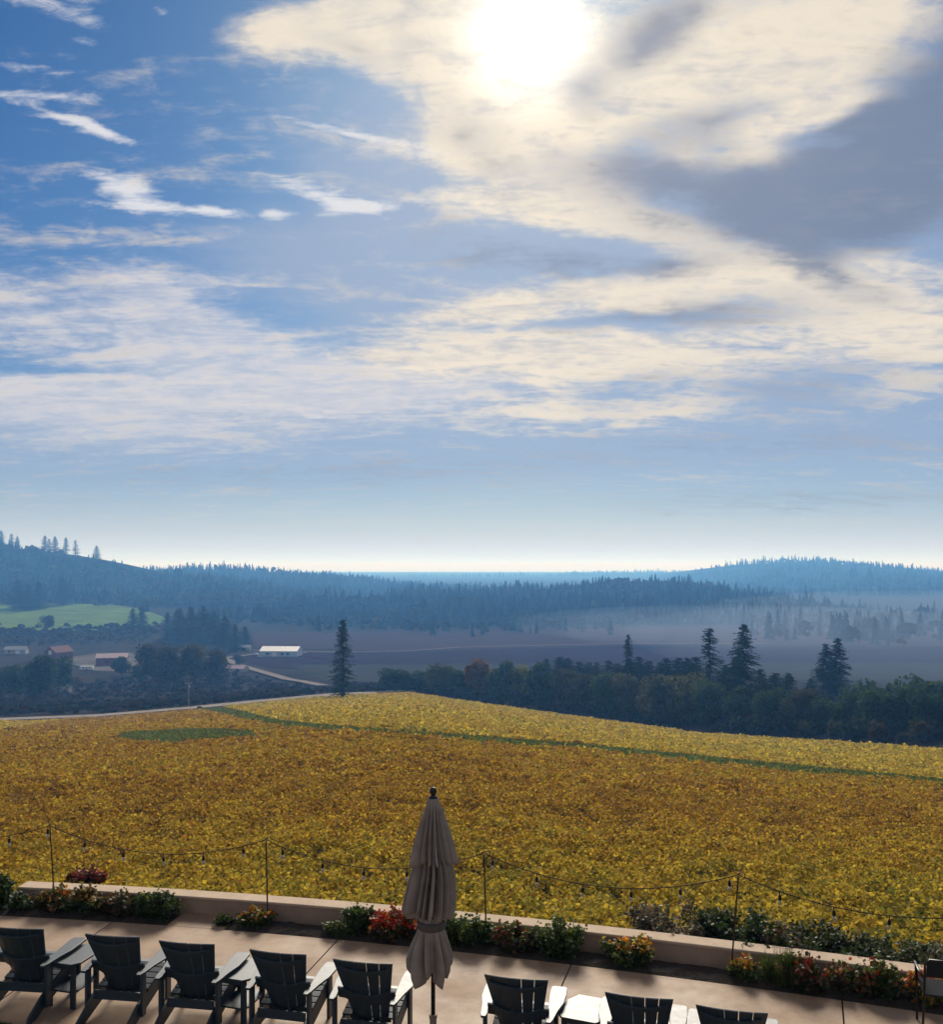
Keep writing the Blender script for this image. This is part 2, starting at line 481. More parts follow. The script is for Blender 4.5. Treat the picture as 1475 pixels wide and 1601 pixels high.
def patch(name, far_line, near_line, mat, label, off=0.35, nu=60, nv=14):
    """a sheet of ground between two pixel polylines"""
    fl, nl = np.array(far_line, float), np.array(near_line, float)
    us = np.linspace(0, 1, nu); V = []
    def ev(l, u):
        t = np.linspace(0, 1, len(l)); return np.interp(u, t, l[:, 0]), np.interp(u, t, l[:, 1])
    for u in us:
        a = ground_at(*ev(nl, u)); b = ground_at(*ev(fl, u))
        for v in np.linspace(0, 1, nv):
            p = a + (b - a) * v
            V.append((p[0], p[1], float(terrain(p[0], p[1])) + off))
    F = [[i * nv + j, (i + 1) * nv + j, (i + 1) * nv + j + 1, i * nv + j + 1] for i in range(nu - 1) for j in range(nv - 1)]
    return tag(link(name, make_mesh(name, V, np.array(F), mat, smooth=True)), label, kind='structure')


def ribbon(name, line, width, mat, label, off=0.6, world=False):
    """a track following the ground"""
    P = []
    pts = [np.array(p, float) for p in line] if world else [ground_at(*p) for p in line]
    for a, b in zip(pts[:-1], pts[1:]):
        n = max(2, int(np.linalg.norm((b - a)[:2]) / 4))
        for t in np.linspace(0, 1, n, endpoint=False): P.append(a + (b - a) * t)
    P.append(pts[-1]); P = np.array(P)
    T = np.gradient(P[:, :2], axis=0); T /= np.linalg.norm(T, axis=1)[:, None] + 1e-9
    Nn = np.stack([-T[:, 1], T[:, 0]], 1)
    V = []
    for p, n in zip(P, Nn):
        for s in (-0.5, 0.0, 0.5):
            q = p[:2] + n * width * s
            V.append((q[0], q[1], float(terrain(q[0], q[1])) + off))
    F = []
    for i in range(len(P) - 1):
        for j in range(2): F.append([i * 3 + j, i * 3 + j + 1, (i + 1) * 3 + j + 1, (i + 1) * 3 + j])
    return tag(link(name, make_mesh(name, V, np.array(F), mat, smooth=True)), label, kind='structure')


patch('meadow', [(-60, 948), (60, 944), (170, 945), (225, 953), (258, 966)], [(-60, 992), (60, 989), (170, 985), (225, 983), (258, 972)], MAT['meadow'], 'bright green meadow on the left hillside')
patch('ploughed_field', [(395, 990), (700, 986), (1000, 982), (1500, 984)], [(395, 1012), (640, 1019), (1000, 1008), (1500, 1010)], MAT['ploughed'], 'brown ploughed field below the wooded hill')
patch('ploughed_field', [(470, 1021), (640, 1021), (1000, 1010), (1500, 1012)], [(470, 1038), (640, 1038), (1000, 1036), (1500, 1036)], MAT['ploughed_dark'], 'dark ploughed strip in the middle of the valley')
patch('stubble_field', [(455, 1040), (700, 1040), (1000, 1038), (1500, 1038)], [(520, 1068), (700, 1066), (1000, 1064), (1500, 1064)], MAT['stubble'], 'dull green stubble field behind the lone conifer')
patch('ploughed_field', [(365, 1027), (420, 1026), (475, 1024)], [(375, 1033), (430, 1046), (475, 1043)], MAT['ploughed_dark'], 'small dark ploughed plot in front of the white roofed barn')
ribbon('farm_track', [(395, 1018), (530, 1021), (640, 1019), (720, 1013), (850, 1010), (1000, 1007), (1200, 1007)], 3.0, MAT['track'], 'pale farm track curving between the ploughed fields', 0.8)
ribbon('farm_track', [(395, 988), (560, 988), (760, 986)], 3.0, MAT['stubble'], 'pale grass verge along the top of the ploughed field', 0.8)
ribbon('farm_drive', [(345, 1029), (375, 1042), (420, 1055), (470, 1067), (505, 1074)], 6.0, MAT['track'], 'pale gravel drive running down from the white roofed barn', 0.9)
ribbon('farm_drive', [(345, 1031), (400, 1024), (480, 1022)], 5.0, MAT['track'], 'short pale drive leading to the white roofed barn', 0.9)
rd = []
for px in (-160, 0, 150, 300, 400, 500, 560, 610, 650):
    Yr = float(field_edge(px)) + 7
    rd.append(at_depth(px, Yr))
ribbon('gravel_road', rd, 4.5, MAT['gravel'], 'pale gravel road along the far edge of the vineyard', 0.9, world=True)


# ------------------------------------------------------------------ wooded hills
def vnoise(x, y, seed=0):
    xi, yi = np.floor(x).astype(np.int64), np.floor(y).astype(np.int64)
    fx, fy = x - xi, y - yi
    fx = fx * fx * (3 - 2 * fx); fy = fy * fy * (3 - 2 * fy)
    def h(a, b):
        n = (a * 374761393 + b * 668265263 + seed * 1442695041) & 0x7fffffff
        n = ((n ^ (n >> 13)) * 1274126177) & 0x7fffffff
        return ((n ^ (n >> 16)) & 0xffff) / 65535.0
    return (h(xi, yi) * (1 - fx) + h(xi + 1, yi) * fx) * (1 - fy) + (h(xi, yi + 1) * (1 - fx) + h(xi + 1, yi + 1) * fx) * fy


class Hill:
    def __init__(self, ridge, Yb, Yr, zb, tree):
        self.r = np.array(ridge, float); self.Yb, self.Yr, self.zb, self.tree = Yb, Yr, zb, tree
        self.x0, self.x1 = [(p - CX) / FPX * Yr for p in (self.r[0, 0], self.r[-1, 0])]

    def ridge_z(self, X):
        px = CX + FPX * X / self.Yr
        return z_of(np.interp(px, self.r[:, 0], self.r[:, 1]), self.Yr) - self.tree

    def height(self, X, Y):
        v = (Y - self.Yb) / (self.Yr - self.Yb)
        zr = self.ridge_z(X)
        up = np.clip(v, 0, 1); f = up * up * (3 - 2 * up) * 0.6 + up * 0.4
        z = self.zb + (zr - self.zb) * f
        z = z + (vnoise(X / 120, Y / 90, 3) - 0.5) * 22 * np.sin(np.pi * np.clip(v, 0, 1))
        return np.where(v > 1, zr - (v - 1) * (Y * 0 + 55), z)

    def build(self, name, label):
        xs = np.linspace(self.x0, self.x1, 90); ys = np.linspace(self.Yb, self.Yr + (self.Yr - self.Yb) * 0.8, 34)
        Xg, Yg = np.meshgrid(xs, ys); Z = self.height(Xg, Yg)
        i = np.arange(Xg.size).reshape(Xg.shape)
        F = np.stack([i[:-1, :-1], i[:-1, 1:], i[1:, 1:], i[1:, :-1]], -1).reshape(-1, 4)
        tag(link(name, make_mesh(name, np.stack([Xg, Yg, Z], -1).reshape(-1, 3), F, MAT['forest_floor'], smooth=True)), label, kind='structure')


def low_conifer(seed, tiers=6, n=5):
    r = np.random.default_rng(seed); V = []; F = []; C = []
    for k in range(tiers):
        t = k / tiers
        z0 = 0.06 + 0.90 * t; z1 = min(1.0, z0 + 0.30 * (1 - 0.35 * t)); rad = 0.19 * (1 - t) ** 0.85 + 0.018
        b = len(V); V.append((r.normal() * 0.008, r.normal() * 0.008, z1))
        for j in range(2 * n):
            w = math.pi * (j + r.random() * 0.7) / n; rr = rad * (1.15 if j % 2 == 0 else 0.6) * r.uniform(0.7, 1.25)
            V.append((rr * math.cos(w), rr * math.sin(w), z0 - (0.035 if j % 2 == 0 else -0.01) + r.normal() * 0.012))
        for j in range(2 * n): F.append((b, b + 1 + j, b + 1 + (j + 1) % (2 * n)))
    return np.array(V), np.array(F)


def low_broad(seed, cards=46):
    r = np.random.default_rng(seed); V = []; F = []
    for k in range(cards):
        u = r.normal(size=3); u /= np.linalg.norm(u); u[2] = abs(u[2]) * 1.1 - 0.25
        p = np.array([0, 0, 0.55]) + u * np.array([0.36, 0.36, 0.42]) * r.uniform(0.6, 1.08)
        a = r.normal(size=3); a /= np.linalg.norm(a); bb = np.cross(a, r.normal(size=3)); bb /= np.linalg.norm(bb)
        s = r.uniform(0.12, 0.22); b = len(V)
        V += [p - a * s, p + bb * s * 0.9, p + a * s, p - bb * s * 0.9]
        F += [(b, b + 1, b + 2), (b, b + 2, b + 3)]
    return np.array(V), np.array(F)


LOW_C = [low_conifer(i) for i in range(5)]
LOW_B = [low_broad(20 + i) for i in range(4)]
FAR_C = [low_conifer(40 + i, 4, 4) for i in range(5)]
FAR_B = [low_broad(50 + i, 24) for i in range(4)]


def scatter(name, P, H, kinds, cols, mat, label, cat='trees', aspect=1.0, far=False):
    """many far trees as one mesh; P ground points, H heights, kinds template index (conifers then broadleaf)"""
    T = FAR_C + FAR_B if far else LOW_C + LOW_B; Vs = []; Fs = []; Cs = []; n = 0
    for k in range(len(T)):
        sel = np.nonzero(kinds == k)[0]
        if not len(sel): continue
        tv, tf = T[k]
        ang = rng.uniform(0, 2 * np.pi, len(sel)); ca, sa = np.cos(ang)[:, None], np.sin(ang)[:, None]
        h = H[sel][:, None]; wd = h * rng.uniform(0.85, 1.25, len(sel))[:, None] * aspect
        x = (tv[None, :, 0] * ca - tv[None, :, 1] * sa) * wd + P[sel, 0][:, None]
        y = (tv[None, :, 0] * sa + tv[None, :, 1] * ca) * wd + P[sel, 1][:, None]
        z = tv[None, :, 2] * h + P[sel, 2][:, None]
        Vs.append(np.stack([x, y, z], -1).reshape(-1, 3))
        Fs.append((tf[None] + (np.arange(len(sel)) * len(tv))[:, None, None]).reshape(-1, 3) + n)
        Cs.append(np.repeat(cols[sel], len(tf), axis=0)); n += len(sel) * len(tv)
    o = link(name, make_mesh(name, np.concatenate(Vs), np.concatenate(Fs), mat, np.concatenate(Cs)))
    return tag(o, label, cat, kind='stuff')


def forest_on(hill, n, hmin, hmax, conif, label, clear=None):
    X = rng.uniform(hill.x0, hill.x1, n * 2); Y = rng.uniform(hill.Yb - 8, hill.Yr + 40, n * 2)
    keep = vnoise(X / 60, Y / 60, 9) > 0.12
    if clear is not None: keep &= ~clear(X, Y)
    X, Y = X[keep][:n], Y[keep][:n]; n = len(X)
    Z = hill.height(X, Y) - 0.5
    pat = vnoise(X / 90, Y / 70, 5)
    isc = rng.random(n) < conif * (0.6 + 0.8 * pat)
    kinds = np.where(isc, rng.integers(0, 5, n), 5 + rng.integers(0, 4, n))
    H = np.where(isc, rng.uniform(hmin, hmax, n), rng.uniform(hmin * 0.6, hmax * 0.7, n)) * (0.7 + 0.5 * pat) * np.where(rng.random(n) < 0.10, 1.15, rng.uniform(0.6, 1.05, n))
    b = (rng.uniform(0.6, 1.3, n) * (0.5 + 1.1 * vnoise(X / 45, Y / 60, 12)))[:, None]
    cols = np.where(isc[:, None], np.array([0.020, 0.034, 0.020]), np.array([0.050, 0.050, 0.024])) * b
    scatter('forest', np.stack([X, Y, Z], 1), H, kinds, cols, MAT['needle'], label, far=hill.Yr > 2000)


hA = Hill([(-420, 838), (-60, 846), (0, 850), (60, 853), (110, 860), (150, 866), (200, 876), (250, 888), (330, 903), (450, 922), (600, 945), (720, 962)], 1280, 1750, -48, 7)
hB = Hill([(120, 905), (200, 892), (250, 882), (350, 880), (450, 884), (560, 893), (620, 905), (700, 914), (820, 925)], 1900, 2500, -50, 20)
hC = Hill([(430, 955), (520, 935), (580, 918), (650, 910), (750, 908), (850, 905), (950, 893), (1030, 890), (1100, 897), (1200, 917), (1270, 934), (1340, 952), (1400, 968)], 1060, 1520, -61, 23)
hD = Hill([(900, 925), (1000, 912), (1060, 899), (1090, 886), (1150, 873), (1250, 867), (1330, 876), (1400, 884), (1475, 889), (1700, 898), (1900, 905)], 1900, 3600, -56, 24)
hE = Hill([(650, 905), (760, 902), (840, 900), (900, 893), (960, 892), (1050, 890), (1200, 895)], 5000, 6000, -52, 18)
hA.build('hill', 'dark wooded hill on the left')
hB.build('hill', 'paler wooded ridge behind the left hill')
hC.build('hill', 'long wooded hill across the middle of the valley')
hD.build('hill', 'pale blue wooded hill on the right')
hE.build('hill', 'faint low ridge in the gap between the hills')


def bare(X, Y):
    px = CX + FPX * X / hA.Yr
    return (px > 120) & (px < 262) & (Y > 1690) | (px < 122) & (Y > 1725)


forest_on(hA, 4300, 13, 24, 0.55, 'mixed dark woodland covering the left hill', bare)
forest_on(hB, 3800, 15, 24, 0.8, 'hazy conifer woodland on the paler ridge behind the left hill')
forest_on(hC, 4700, 13, 22, 0.75, 'dense dark conifer woodland on the long middle hill')
forest_on(hD, 5600, 16, 28, 0.75, 'pale hazy woodland on the far right hill')
forest_on(hE, 1500, 18, 28, 0.9, 'very faint woodland on the ridge in the gap')


def belt(name, pxs, pys, n, hmin, hmax, conif, label, col=(0.022, 0.036, 0.022), bcol=(0.05, 0.05, 0.026), jitter=12, aspect=1.0, mat='needle'):
    P = []; H = []; K = []; C = []
    for _ in range(n):
        u = rng.random() * (len(pxs) - 1); px = np.interp(u, range(len(pxs)), pxs); py = np.interp(u, range(len(pys)), pys) + rng.normal() * jitter * 0.3
        p = ground_at(px, py); p[1] += rng.normal() * jitter; p[2] = float(terrain(p[0], p[1])) - 0.3
        c = rng.random() < conif
        P.append(p); H.append(rng.uniform(hmin, hmax) * (1 if c else 0.75)); K.append(rng.integers(0, 5) if c else 5 + rng.integers(0, 4))
        C.append(np.array(col if c else bcol) * rng.uniform(0.65, 1.3))
    return scatter(name, np.array(P), np.array(H), np.array(K), np.array(C), MAT[mat], label, aspect=aspect)


belt('woodland_belt', [1150, 1260, 1330, 1400, 1500, 1600], [981, 984, 986, 988, 990, 990], 260, 9, 27, 0.6, 'misty belt of conifers at the foot of the right hill', jitter=35)
belt('woodland_belt', [420, 560, 700, 860, 960], [975, 982, 985, 982, 980], 170, 8, 16, 0.35, 'ragged line of trees along the top of the ploughed fields', jitter=16)
belt('woodland_belt', [-40, 40, 120, 190, 240], [940, 942, 940, 940, 948], 110, 9, 18, 0.35, 'dark trees along the top of the green meadow', jitter=16)
belt('hedgerow', [-40, 60, 150, 250], [993, 992, 989, 988], 190, 4, 9, 0.0, 'bare brown hedgerow along the foot of the green meadow', bcol=(0.07, 0.058, 0.045), jitter=12, aspect=1.3)
belt('hedgerow', [-40, 40, 130, 230], [1003, 1004, 1003, 998], 150, 3, 7, 0.0, 'grey brown thicket between the meadow and the farm', bcol=(0.085, 0.07, 0.06), jitter=10, aspect=1.4)


def scrub(n=1500):
    P = []; H = []; K = []; C = []
    while len(P) < n:
        px = rng.uniform(-120, 640); lo = np.interp(px, [-120, 0, 200, 350, 520, 640], [1066, 1066, 1062, 1052, 1072, 1076])
        Yn = float(field_edge(px)) + 16; p = ground_at(px, lo)
        Y = rng.uniform(Yn, max(Yn + 10, p[1])); Y = Yn + round((Y - Yn) / 7.0) * 7.0 + rng.normal() * 1.2
        x = (px - CX) / FPX * Y
        zs_ = float(terrain(x, Y)); pq = HY + FPX * (CAMZ - zs_) / Y
        if 340 < px < 530 and abs(pq - np.interp(px, [345, 375, 420, 470, 505, 530], [1029, 1042, 1055, 1067, 1074, 1080])) < 6 or (350 < px < 520 and 0 < pq - np.interp(px, [345, 375, 420, 470, 505, 530], [1029, 1042, 1055, 1067, 1074, 1080]) < 14 and rng.random() < 0.8): continue
        P.append((x, Y, zs_ - 0.4)); H.append(rng.uniform(1.3, 3.4)); K.append(5 + rng.integers(0, 4))
        C.append(np.array([(0.045, 0.043, 0.034), (0.055, 0.043, 0.038), (0.036, 0.042, 0.03)][rng.integers(0, 3)]) * rng.uniform(0.7, 1.3))
    scatter('scrub', np.array(P), np.array(H), np.array(K), np.array(C), MAT['needle'], 'grey green scrub and old orchard between the gravel road and the farm', 'scrub', aspect=1.5)


scrub()


# ================================================================== vineyard
def leaf_faces(P, s, up=0.6, quad=True, r=rng):
    n = len(P)
    nrm = r.normal(size=(n, 3)); nrm[:, 2] = np.abs(nrm[:, 2]) + up; nrm /= np.linalg.norm(nrm, axis=1)[:, None]
    a = np.cross(nrm, r.normal(size=(n, 3))); a /= np.linalg.norm(a, axis=1)[:, None] + 1e-9
    b = np.cross(nrm, a); s = np.asarray(s).reshape(-1, 1) * np.ones((n, 1))
    if quad:
        V = np.stack([P - a * s * 0.55, P + b * s * 0.48, P + a * s * 0.62, P - b * s * 0.48], 1).reshape(-1, 3)
        F = np.arange(4 * n).reshape(-1, 4)
    else:
        V = np.stack([P - a * s * 0.6 - b * s * 0.3, P + b * s * 0.75, P + a * s * 0.65 - b * s * 0.3], 1).reshape(-1, 3)
        F = np.arange(3 * n).reshape(-1, 3)
    return V, F


STRIP = np.array([(-200, 1180), (290, 1100), (340, 1109), (430, 1129), (520, 1138), (650, 1147), (900, 1166), (1200, 1196), (1475, 1222), (1800, 1258)], float)
PAL = np.array([(0.38, 0.300, 0.045), (0.35, 0.240, 0.036), (0.27, 0.150, 0.030), (0.20, 0.175, 0.038), (0.10, 0.130, 0.035), (0.11, 0.075, 0.035), (0.50, 0.36, 0.06)])


def hash2(i, j, seed):
    n = (i.astype(np.int64) * 73856093 ^ j.astype(np.int64) * 19349663 ^ seed * 83492791) & 0x7fffffff
    n = ((n ^ (n >> 13)) * 1274126177) & 0x7fffffff
    return ((n ^ (n >> 16)) & 0xffff) / 65535.0


def vineyard():
    VV = {'vine': [], 'grass': []}; FF = {'vine': [], 'grass': []}; CC = {'vine': [], 'grass': []}; cnt = {'vine': 0, 'grass': 0}
    bands = [(13, 30, 430, 0.088, 0.9), (30, 48, 230, 0.102, 1.0), (48, 80, 135, 0.15, 1.1), (80, 140, 46, 0.26, 1.4), (140, 356, 13, 0.46, 1.8)]
    for bi, (Y0, Y1, dens, size, cell) in enumerate(bands):
        wdt = lambda y: 1.14 * y + 6
        area = (0.57 * (Y1 ** 2 - Y0 ** 2) + 6 * (Y1 - Y0)); n = int(area * dens)
        Y = np.sqrt(rng.uniform(Y0 ** 2, Y1 ** 2, n)); X = rng.uniform(-0.5, 0.5, n) * wdt(Y)
        px = CX + FPX * X / Y
        ok = (Y < field_edge(px) - 1.5) & (Y - curb(X) - 0.5 > 4.4)
        X, Y, px = X[ok], Y[ok], px[ok]; n = len(X)
        g = terrain(X, Y)
        # vines: jittered clumps along loose rows
        ci, cj = np.floor(X / cell + 0.35 * np.sin(Y * 0.7)), np.floor(Y / cell)
        h1, h2, h3, h4 = (hash2(ci, cj, s + bi * 10) for s in (1, 2, 3, 4))
        lx = X / cell + 0.35 * np.sin(Y * 0.7) - ci - 0.3 - 0.4 * h1; ly = Y / cell - cj - 0.3 - 0.4 * h2
        rr = np.sqrt(lx ** 2 + ly ** 2)
        top = 1.15 + 0.36 * h3 + 0.35 * (vnoise(X / 5, Y / 5, 1) - 0.5) - 0.65 * rr ** 2
        depth = rng.exponential(0.16, n); shoot = (rng.random(n) < 0.06) * rng.uniform(0, 0.35, n)
        h = np.maximum(top - depth + shoot, 0.12)
        py = HY + FPX * (CAMZ - (g + 1.2)) / Y
        # colour: patches of gold, rust, olive
        big = vnoise(X / 22 + 7, Y / 22, 2); mid = vnoise(X / 4.5, Y / 4.5, 4)
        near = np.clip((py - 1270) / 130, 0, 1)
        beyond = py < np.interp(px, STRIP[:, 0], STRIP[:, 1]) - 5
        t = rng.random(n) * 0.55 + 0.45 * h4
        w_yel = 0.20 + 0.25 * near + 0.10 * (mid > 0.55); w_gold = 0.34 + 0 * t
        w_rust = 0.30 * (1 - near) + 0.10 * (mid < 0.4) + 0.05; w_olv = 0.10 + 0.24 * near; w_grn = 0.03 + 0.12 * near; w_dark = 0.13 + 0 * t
        Wt = np.stack([w_yel, w_gold, w_rust, w_olv, w_grn, w_dark], 1)
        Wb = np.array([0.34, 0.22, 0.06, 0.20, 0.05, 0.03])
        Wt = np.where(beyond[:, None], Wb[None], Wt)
        cum = np.cumsum(Wt / Wt.sum(1)[:, None], 1)
        q = np.clip(0.36 * h4 + 0.64 * rng.random(n) + (big - 0.5) * 0.35, 0, 0.999)
        perm = np.array([4, 3, 0, 6, 1, 2, 5])
        order = [4, 3, 0, 1, 2, 5]                      # green -> olive -> yellow -> gold -> rust -> dark
        Wo = Wt[:, order]; cum = np.cumsum(Wo / Wo.sum(1)[:, None], 1)
        idx = np.array(order)[np.minimum((q[:, None] > cum).sum(1), 5)]
        C = PAL[idx] * rng.uniform(0.8, 1.45, n)[:, None]
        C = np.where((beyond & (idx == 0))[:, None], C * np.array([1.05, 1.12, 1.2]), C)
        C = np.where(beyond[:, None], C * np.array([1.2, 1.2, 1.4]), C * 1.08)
        # the mown strip and the green hollow keep low grass instead of vines
        sl = np.interp(px, STRIP[:, 0], STRIP[:, 1]); half = np.interp(px, [280, 350, 500, 900, 1475], [4.5, 6.0, 4.6, 4.6, 5.6])
        hollow = (((px - 292) / 112) ** 2 + ((py - 1149 + 0.02 * (px - 292)) / 10.5) ** 2 < 1 + 0.3 * (mid - 0.5)) & (px < 420)
        strip = (np.abs(py - sl) < half) & (px > 285)
        gr = strip | hollow
        gx = rng.uniform(0.6, 1.3, n)[:, None]
        gcol = np.where((rng.random(n) < 0.75)[:, None], np.array([0.13, 0.19, 0.065]), np.array([0.19, 0.20, 0.075])) * gx
        gcol = np.where((strip & (px > 520))[:, None], gcol * np.array([0.9, 0.95, 0.85]), gcol)
        hg = rng.uniform(0.05, 0.5, n) + 0.7
        for key, m_ in (('vine', ~gr), ('grass', gr)):
            if not m_.any(): continue
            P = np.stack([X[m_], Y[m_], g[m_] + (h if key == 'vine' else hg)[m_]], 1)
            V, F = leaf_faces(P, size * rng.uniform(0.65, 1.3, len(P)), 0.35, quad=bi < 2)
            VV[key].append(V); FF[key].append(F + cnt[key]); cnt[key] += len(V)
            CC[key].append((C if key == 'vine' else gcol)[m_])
    for key, nm, lab, cat in (('vine', 'vineyard_foliage', 'wide vineyard of yellow and rust autumn vines below the terrace', 'vines'),
                              ('grass', 'grass_strip', 'green grassy strip and hollow running through the vineyard', 'grass')):
        # faces sorted quads / tris separately
        f4 = [f for f in FF[key] if f.shape[1] == 4]; f3 = [f for f in FF[key] if f.shape[1] == 3]
        c4 = [c for f, c in zip(FF[key], CC[key]) if f.shape[1] == 4]; c3 = [c for f, c in zip(FF[key], CC[key]) if f.shape[1] == 3]
        me = make_mesh(nm, np.concatenate(VV[key]), f4 + f3, MAT['vine'], np.concatenate(c4 + c3))
        tag(link(nm, me), lab, cat, kind='stuff')


vineyard()


# ================================================================== trees that can be told apart
def conifer_template(seed, H=28.0, rmax=4.2, dense=1.0, low=0.06, ragged=0.25, col=(0.020, 0.036, 0.020)):
    r = np.random.default_rng(seed); Ps = []; As = []; Ls = []; Cs = []
    tr = MB(); k = 8
    pts = [(r.normal() * 0.05 * i, r.normal() * 0.05 * i, H * i / k) for i in range(k + 1)]
    tr.tube(pts, [0.016 * H * (1 - 0.93 * i / k) for i in range(k + 1)], 8)
    V = []; F = []; C = []
    z = low * H
    while z < H * 0.985:
        t = z / H; R0 = rmax * ((1 - t) ** 0.62) * (0.55 + 0.45 * min(1, t / 0.12 + 0.2)) + 0.15
        nb = int(r.integers(5, 8) * dense) if t < 0.9 else 4
        lev = r.uniform(1 - ragged, 1 + ragged * 0.6)
        for _ in range(nb):
            w = r.uniform(0, 2 * math.pi); Lb = R0 * lev * r.uniform(0.6, 1.15); droop = r.uniform(0.10, 0.38) - 0.3 * max(0, t - 0.7)
            d = np.array([math.cos(w), math.sin(w), 0]); sdir = np.array([-d[1], d[0], 0])
            ns = max(4, int(Lb * 2.6))
            for s in np.linspace(0.18, 1.0, ns):
                p = np.array([0, 0, z + r.normal() * 0.1]) + d * Lb * s + np.array([0, 0, -droop * Lb * s * s])
                wid = (0.25 + 0.42 * Lb * 0.32 * (1.15 - s)) * r.uniform(0.7, 1.4)
                for sg in (-1, 1):
                    tip = p + sdir * sg * wid + d * wid * 0.45 + np.array([0, 0, -0.25 * wid - r.uniform(0, 0.25)])
                    b = len(V)
                    V += [p - d * 0.22, p + d * 0.32, tip + np.array([0, 0, 0.0])]
                    F.append((b, b + 1, b + 2)); C.append(np.array(col) * r.uniform(0.6, 1.35))
                    if r.random() < 0.5:
                        b = len(V); V += [p, p + sdir * sg * wid * 0.5, p + sdir * sg * 0.15 * wid + np.array([0, 0, -0.55 * r.uniform(0.5, 1.2)])]
                        F.append((b, b + 1, b + 2)); C.append(np.array(col) * r.uniform(0.5, 1.2))
        z += r.uniform(0.38, 0.72) * (0.6 + 0.6 * (1 - t)) / max(dense, 0.7)
    return tr.mesh('trunk', MAT['bark']), make_mesh('crown', V, np.array(F), MAT['needle'], np.array(C)), H


def broad_template(seed, H=14.0, W=12.0, nleaf=3400, col=((0.030, 0.045, 0.018), (0.045, 0.055, 0.020)), size=0.55, low=0.02, lobes=18):
    r = np.random.default_rng(seed); tr = MB()
    trunk_top = H * 0.45
    tr.tube([(0, 0, -0.3), (0.1, 0, H * 0.2), (r.normal() * 0.2, r.normal() * 0.2, trunk_top), (0, 0, H * 0.8)], [H * 0.028, H * 0.022, H * 0.016, H * 0.004], 8)
    cen = []
    for i in range(lobes):
        u = r.normal(size=3); u /= np.linalg.norm(u)
        c = np.array([0, 0, H * 0.47]) + u * np.array([W * 0.34, W * 0.34, H * 0.36]) * r.uniform(0.45, 1.0)
        rad = r.uniform(0.16, 0.26) * min(W, H); cen.append((c, rad))
        tr.tube([(0, 0, H * r.uniform(0.22, 0.42)), c * 0.55 + np.array([0, 0, H * 0.12]), c], [H * 0.010, H * 0.007, H * 0.002], 5)
    P = []; C = []
    for i in range(nleaf):
        c, rad = cen[r.integers(0, lobes)]
        u = r.normal(size=3); u /= np.linalg.norm(u)
        p = c + u * rad * (0.55 + 0.5 * r.random() ** 0.6) * np.array([1, 1, 0.85])
        if p[2] < H * low: p[2] = H * low + r.random() * H * 0.2
        P.append(p); q = r.random(); C.append((np.array(col[0]) * (1 - q) + np.array(col[1]) * q) * r.uniform(0.7, 1.3))
    V, F = leaf_faces(np.array(P), size * r.uniform(0.6, 1.5, nleaf), 0.1, True, r)
    return tr.mesh('trunk', MAT['bark']), make_mesh('crown', V, F, MAT['leaf'], np.array(C)), H


CON = [conifer_template(1, 28, 4.6, 1.0, 0.08, 0.35), conifer_template(2, 28, 4.4, 0.9, 0.10, 0.45), conifer_template(3, 28, 5.4, 1.1, 0.03, 0.25), conifer_template(4, 28, 6.2, 1.2, 0.03, 0.2)]
LONE = conifer_template(11, 28, 3.7, 1.05, 0.09, 0.30, (0.030, 0.045, 0.022))
DARKG = ((0.030, 0.058, 0.026), (0.048, 0.080, 0.032)); OLIVE = ((0.07, 0.085, 0.030), (0.10, 0.10, 0.032)); RUST = ((0.14, 0.085, 0.032), (0.18, 0.10, 0.03))
BROWN = ((0.066, 0.062, 0.040), (0.055, 0.066, 0.036)); LIGHT = ((0.11, 0.14, 0.04), (0.15, 0.17, 0.05))
BRD = {'dark': [broad_template(31, col=DARKG), broad_template(32, col=DARKG, W=10)], 'olive': [broad_template(33, col=OLIVE), broad_template(34, col=OLIVE, W=13)],
       'rust': [broad_template(35, col=RUST, W=11)], 'brown': [broad_template(36, col=BROWN, W=12), broad_template(37, col=BROWN, W=14)], 'light': [broad_template(38, col=LIGHT, W=10)]}
ORD = ['first', 'second', 'third', 'fourth', 'fifth', 'sixth', 'seventh', 'eighth', 'ninth', 'tenth', 'eleventh', 'twelfth', 'thirteenth', 'fourteenth', 'fifteenth',
       'sixteenth', 'seventeenth', 'eighteenth', 'nineteenth', 'twentieth', 'twenty-first', 'twenty-second', 'twenty-third', 'twenty-fourth', 'twenty-fifth', 'twenty-sixth']


def plant_tree(name, tpl, base, h, label, group=None, wide=1.0, cat='tree'):
    s = h / tpl[2]
    o = empty(name, base, random.uniform(0, 6.28), (s * wide, s * wide, s))
    link('trunk', tpl[0], o); link('crown', tpl[1], o)
    return tag(o, label, cat, group)


def tree_by_pixel(name, tpl, px, base_py, top_py, label, group=None, wide=1.0, Y=None):
    p = at_depth(px, Y) if Y else ground_at(px, base_py)
    h = z_of(top_py, p[1]) - p[2]
    return plant_tree(name, tpl, p, h, label, group, wide)


# lone conifer at the field corner
tree_by_pixel('lone_conifer', LONE, 536, 1096, 966, 'tall lone conifer with bare lower trunk at the far corner of the vineyard', None, 1.45)

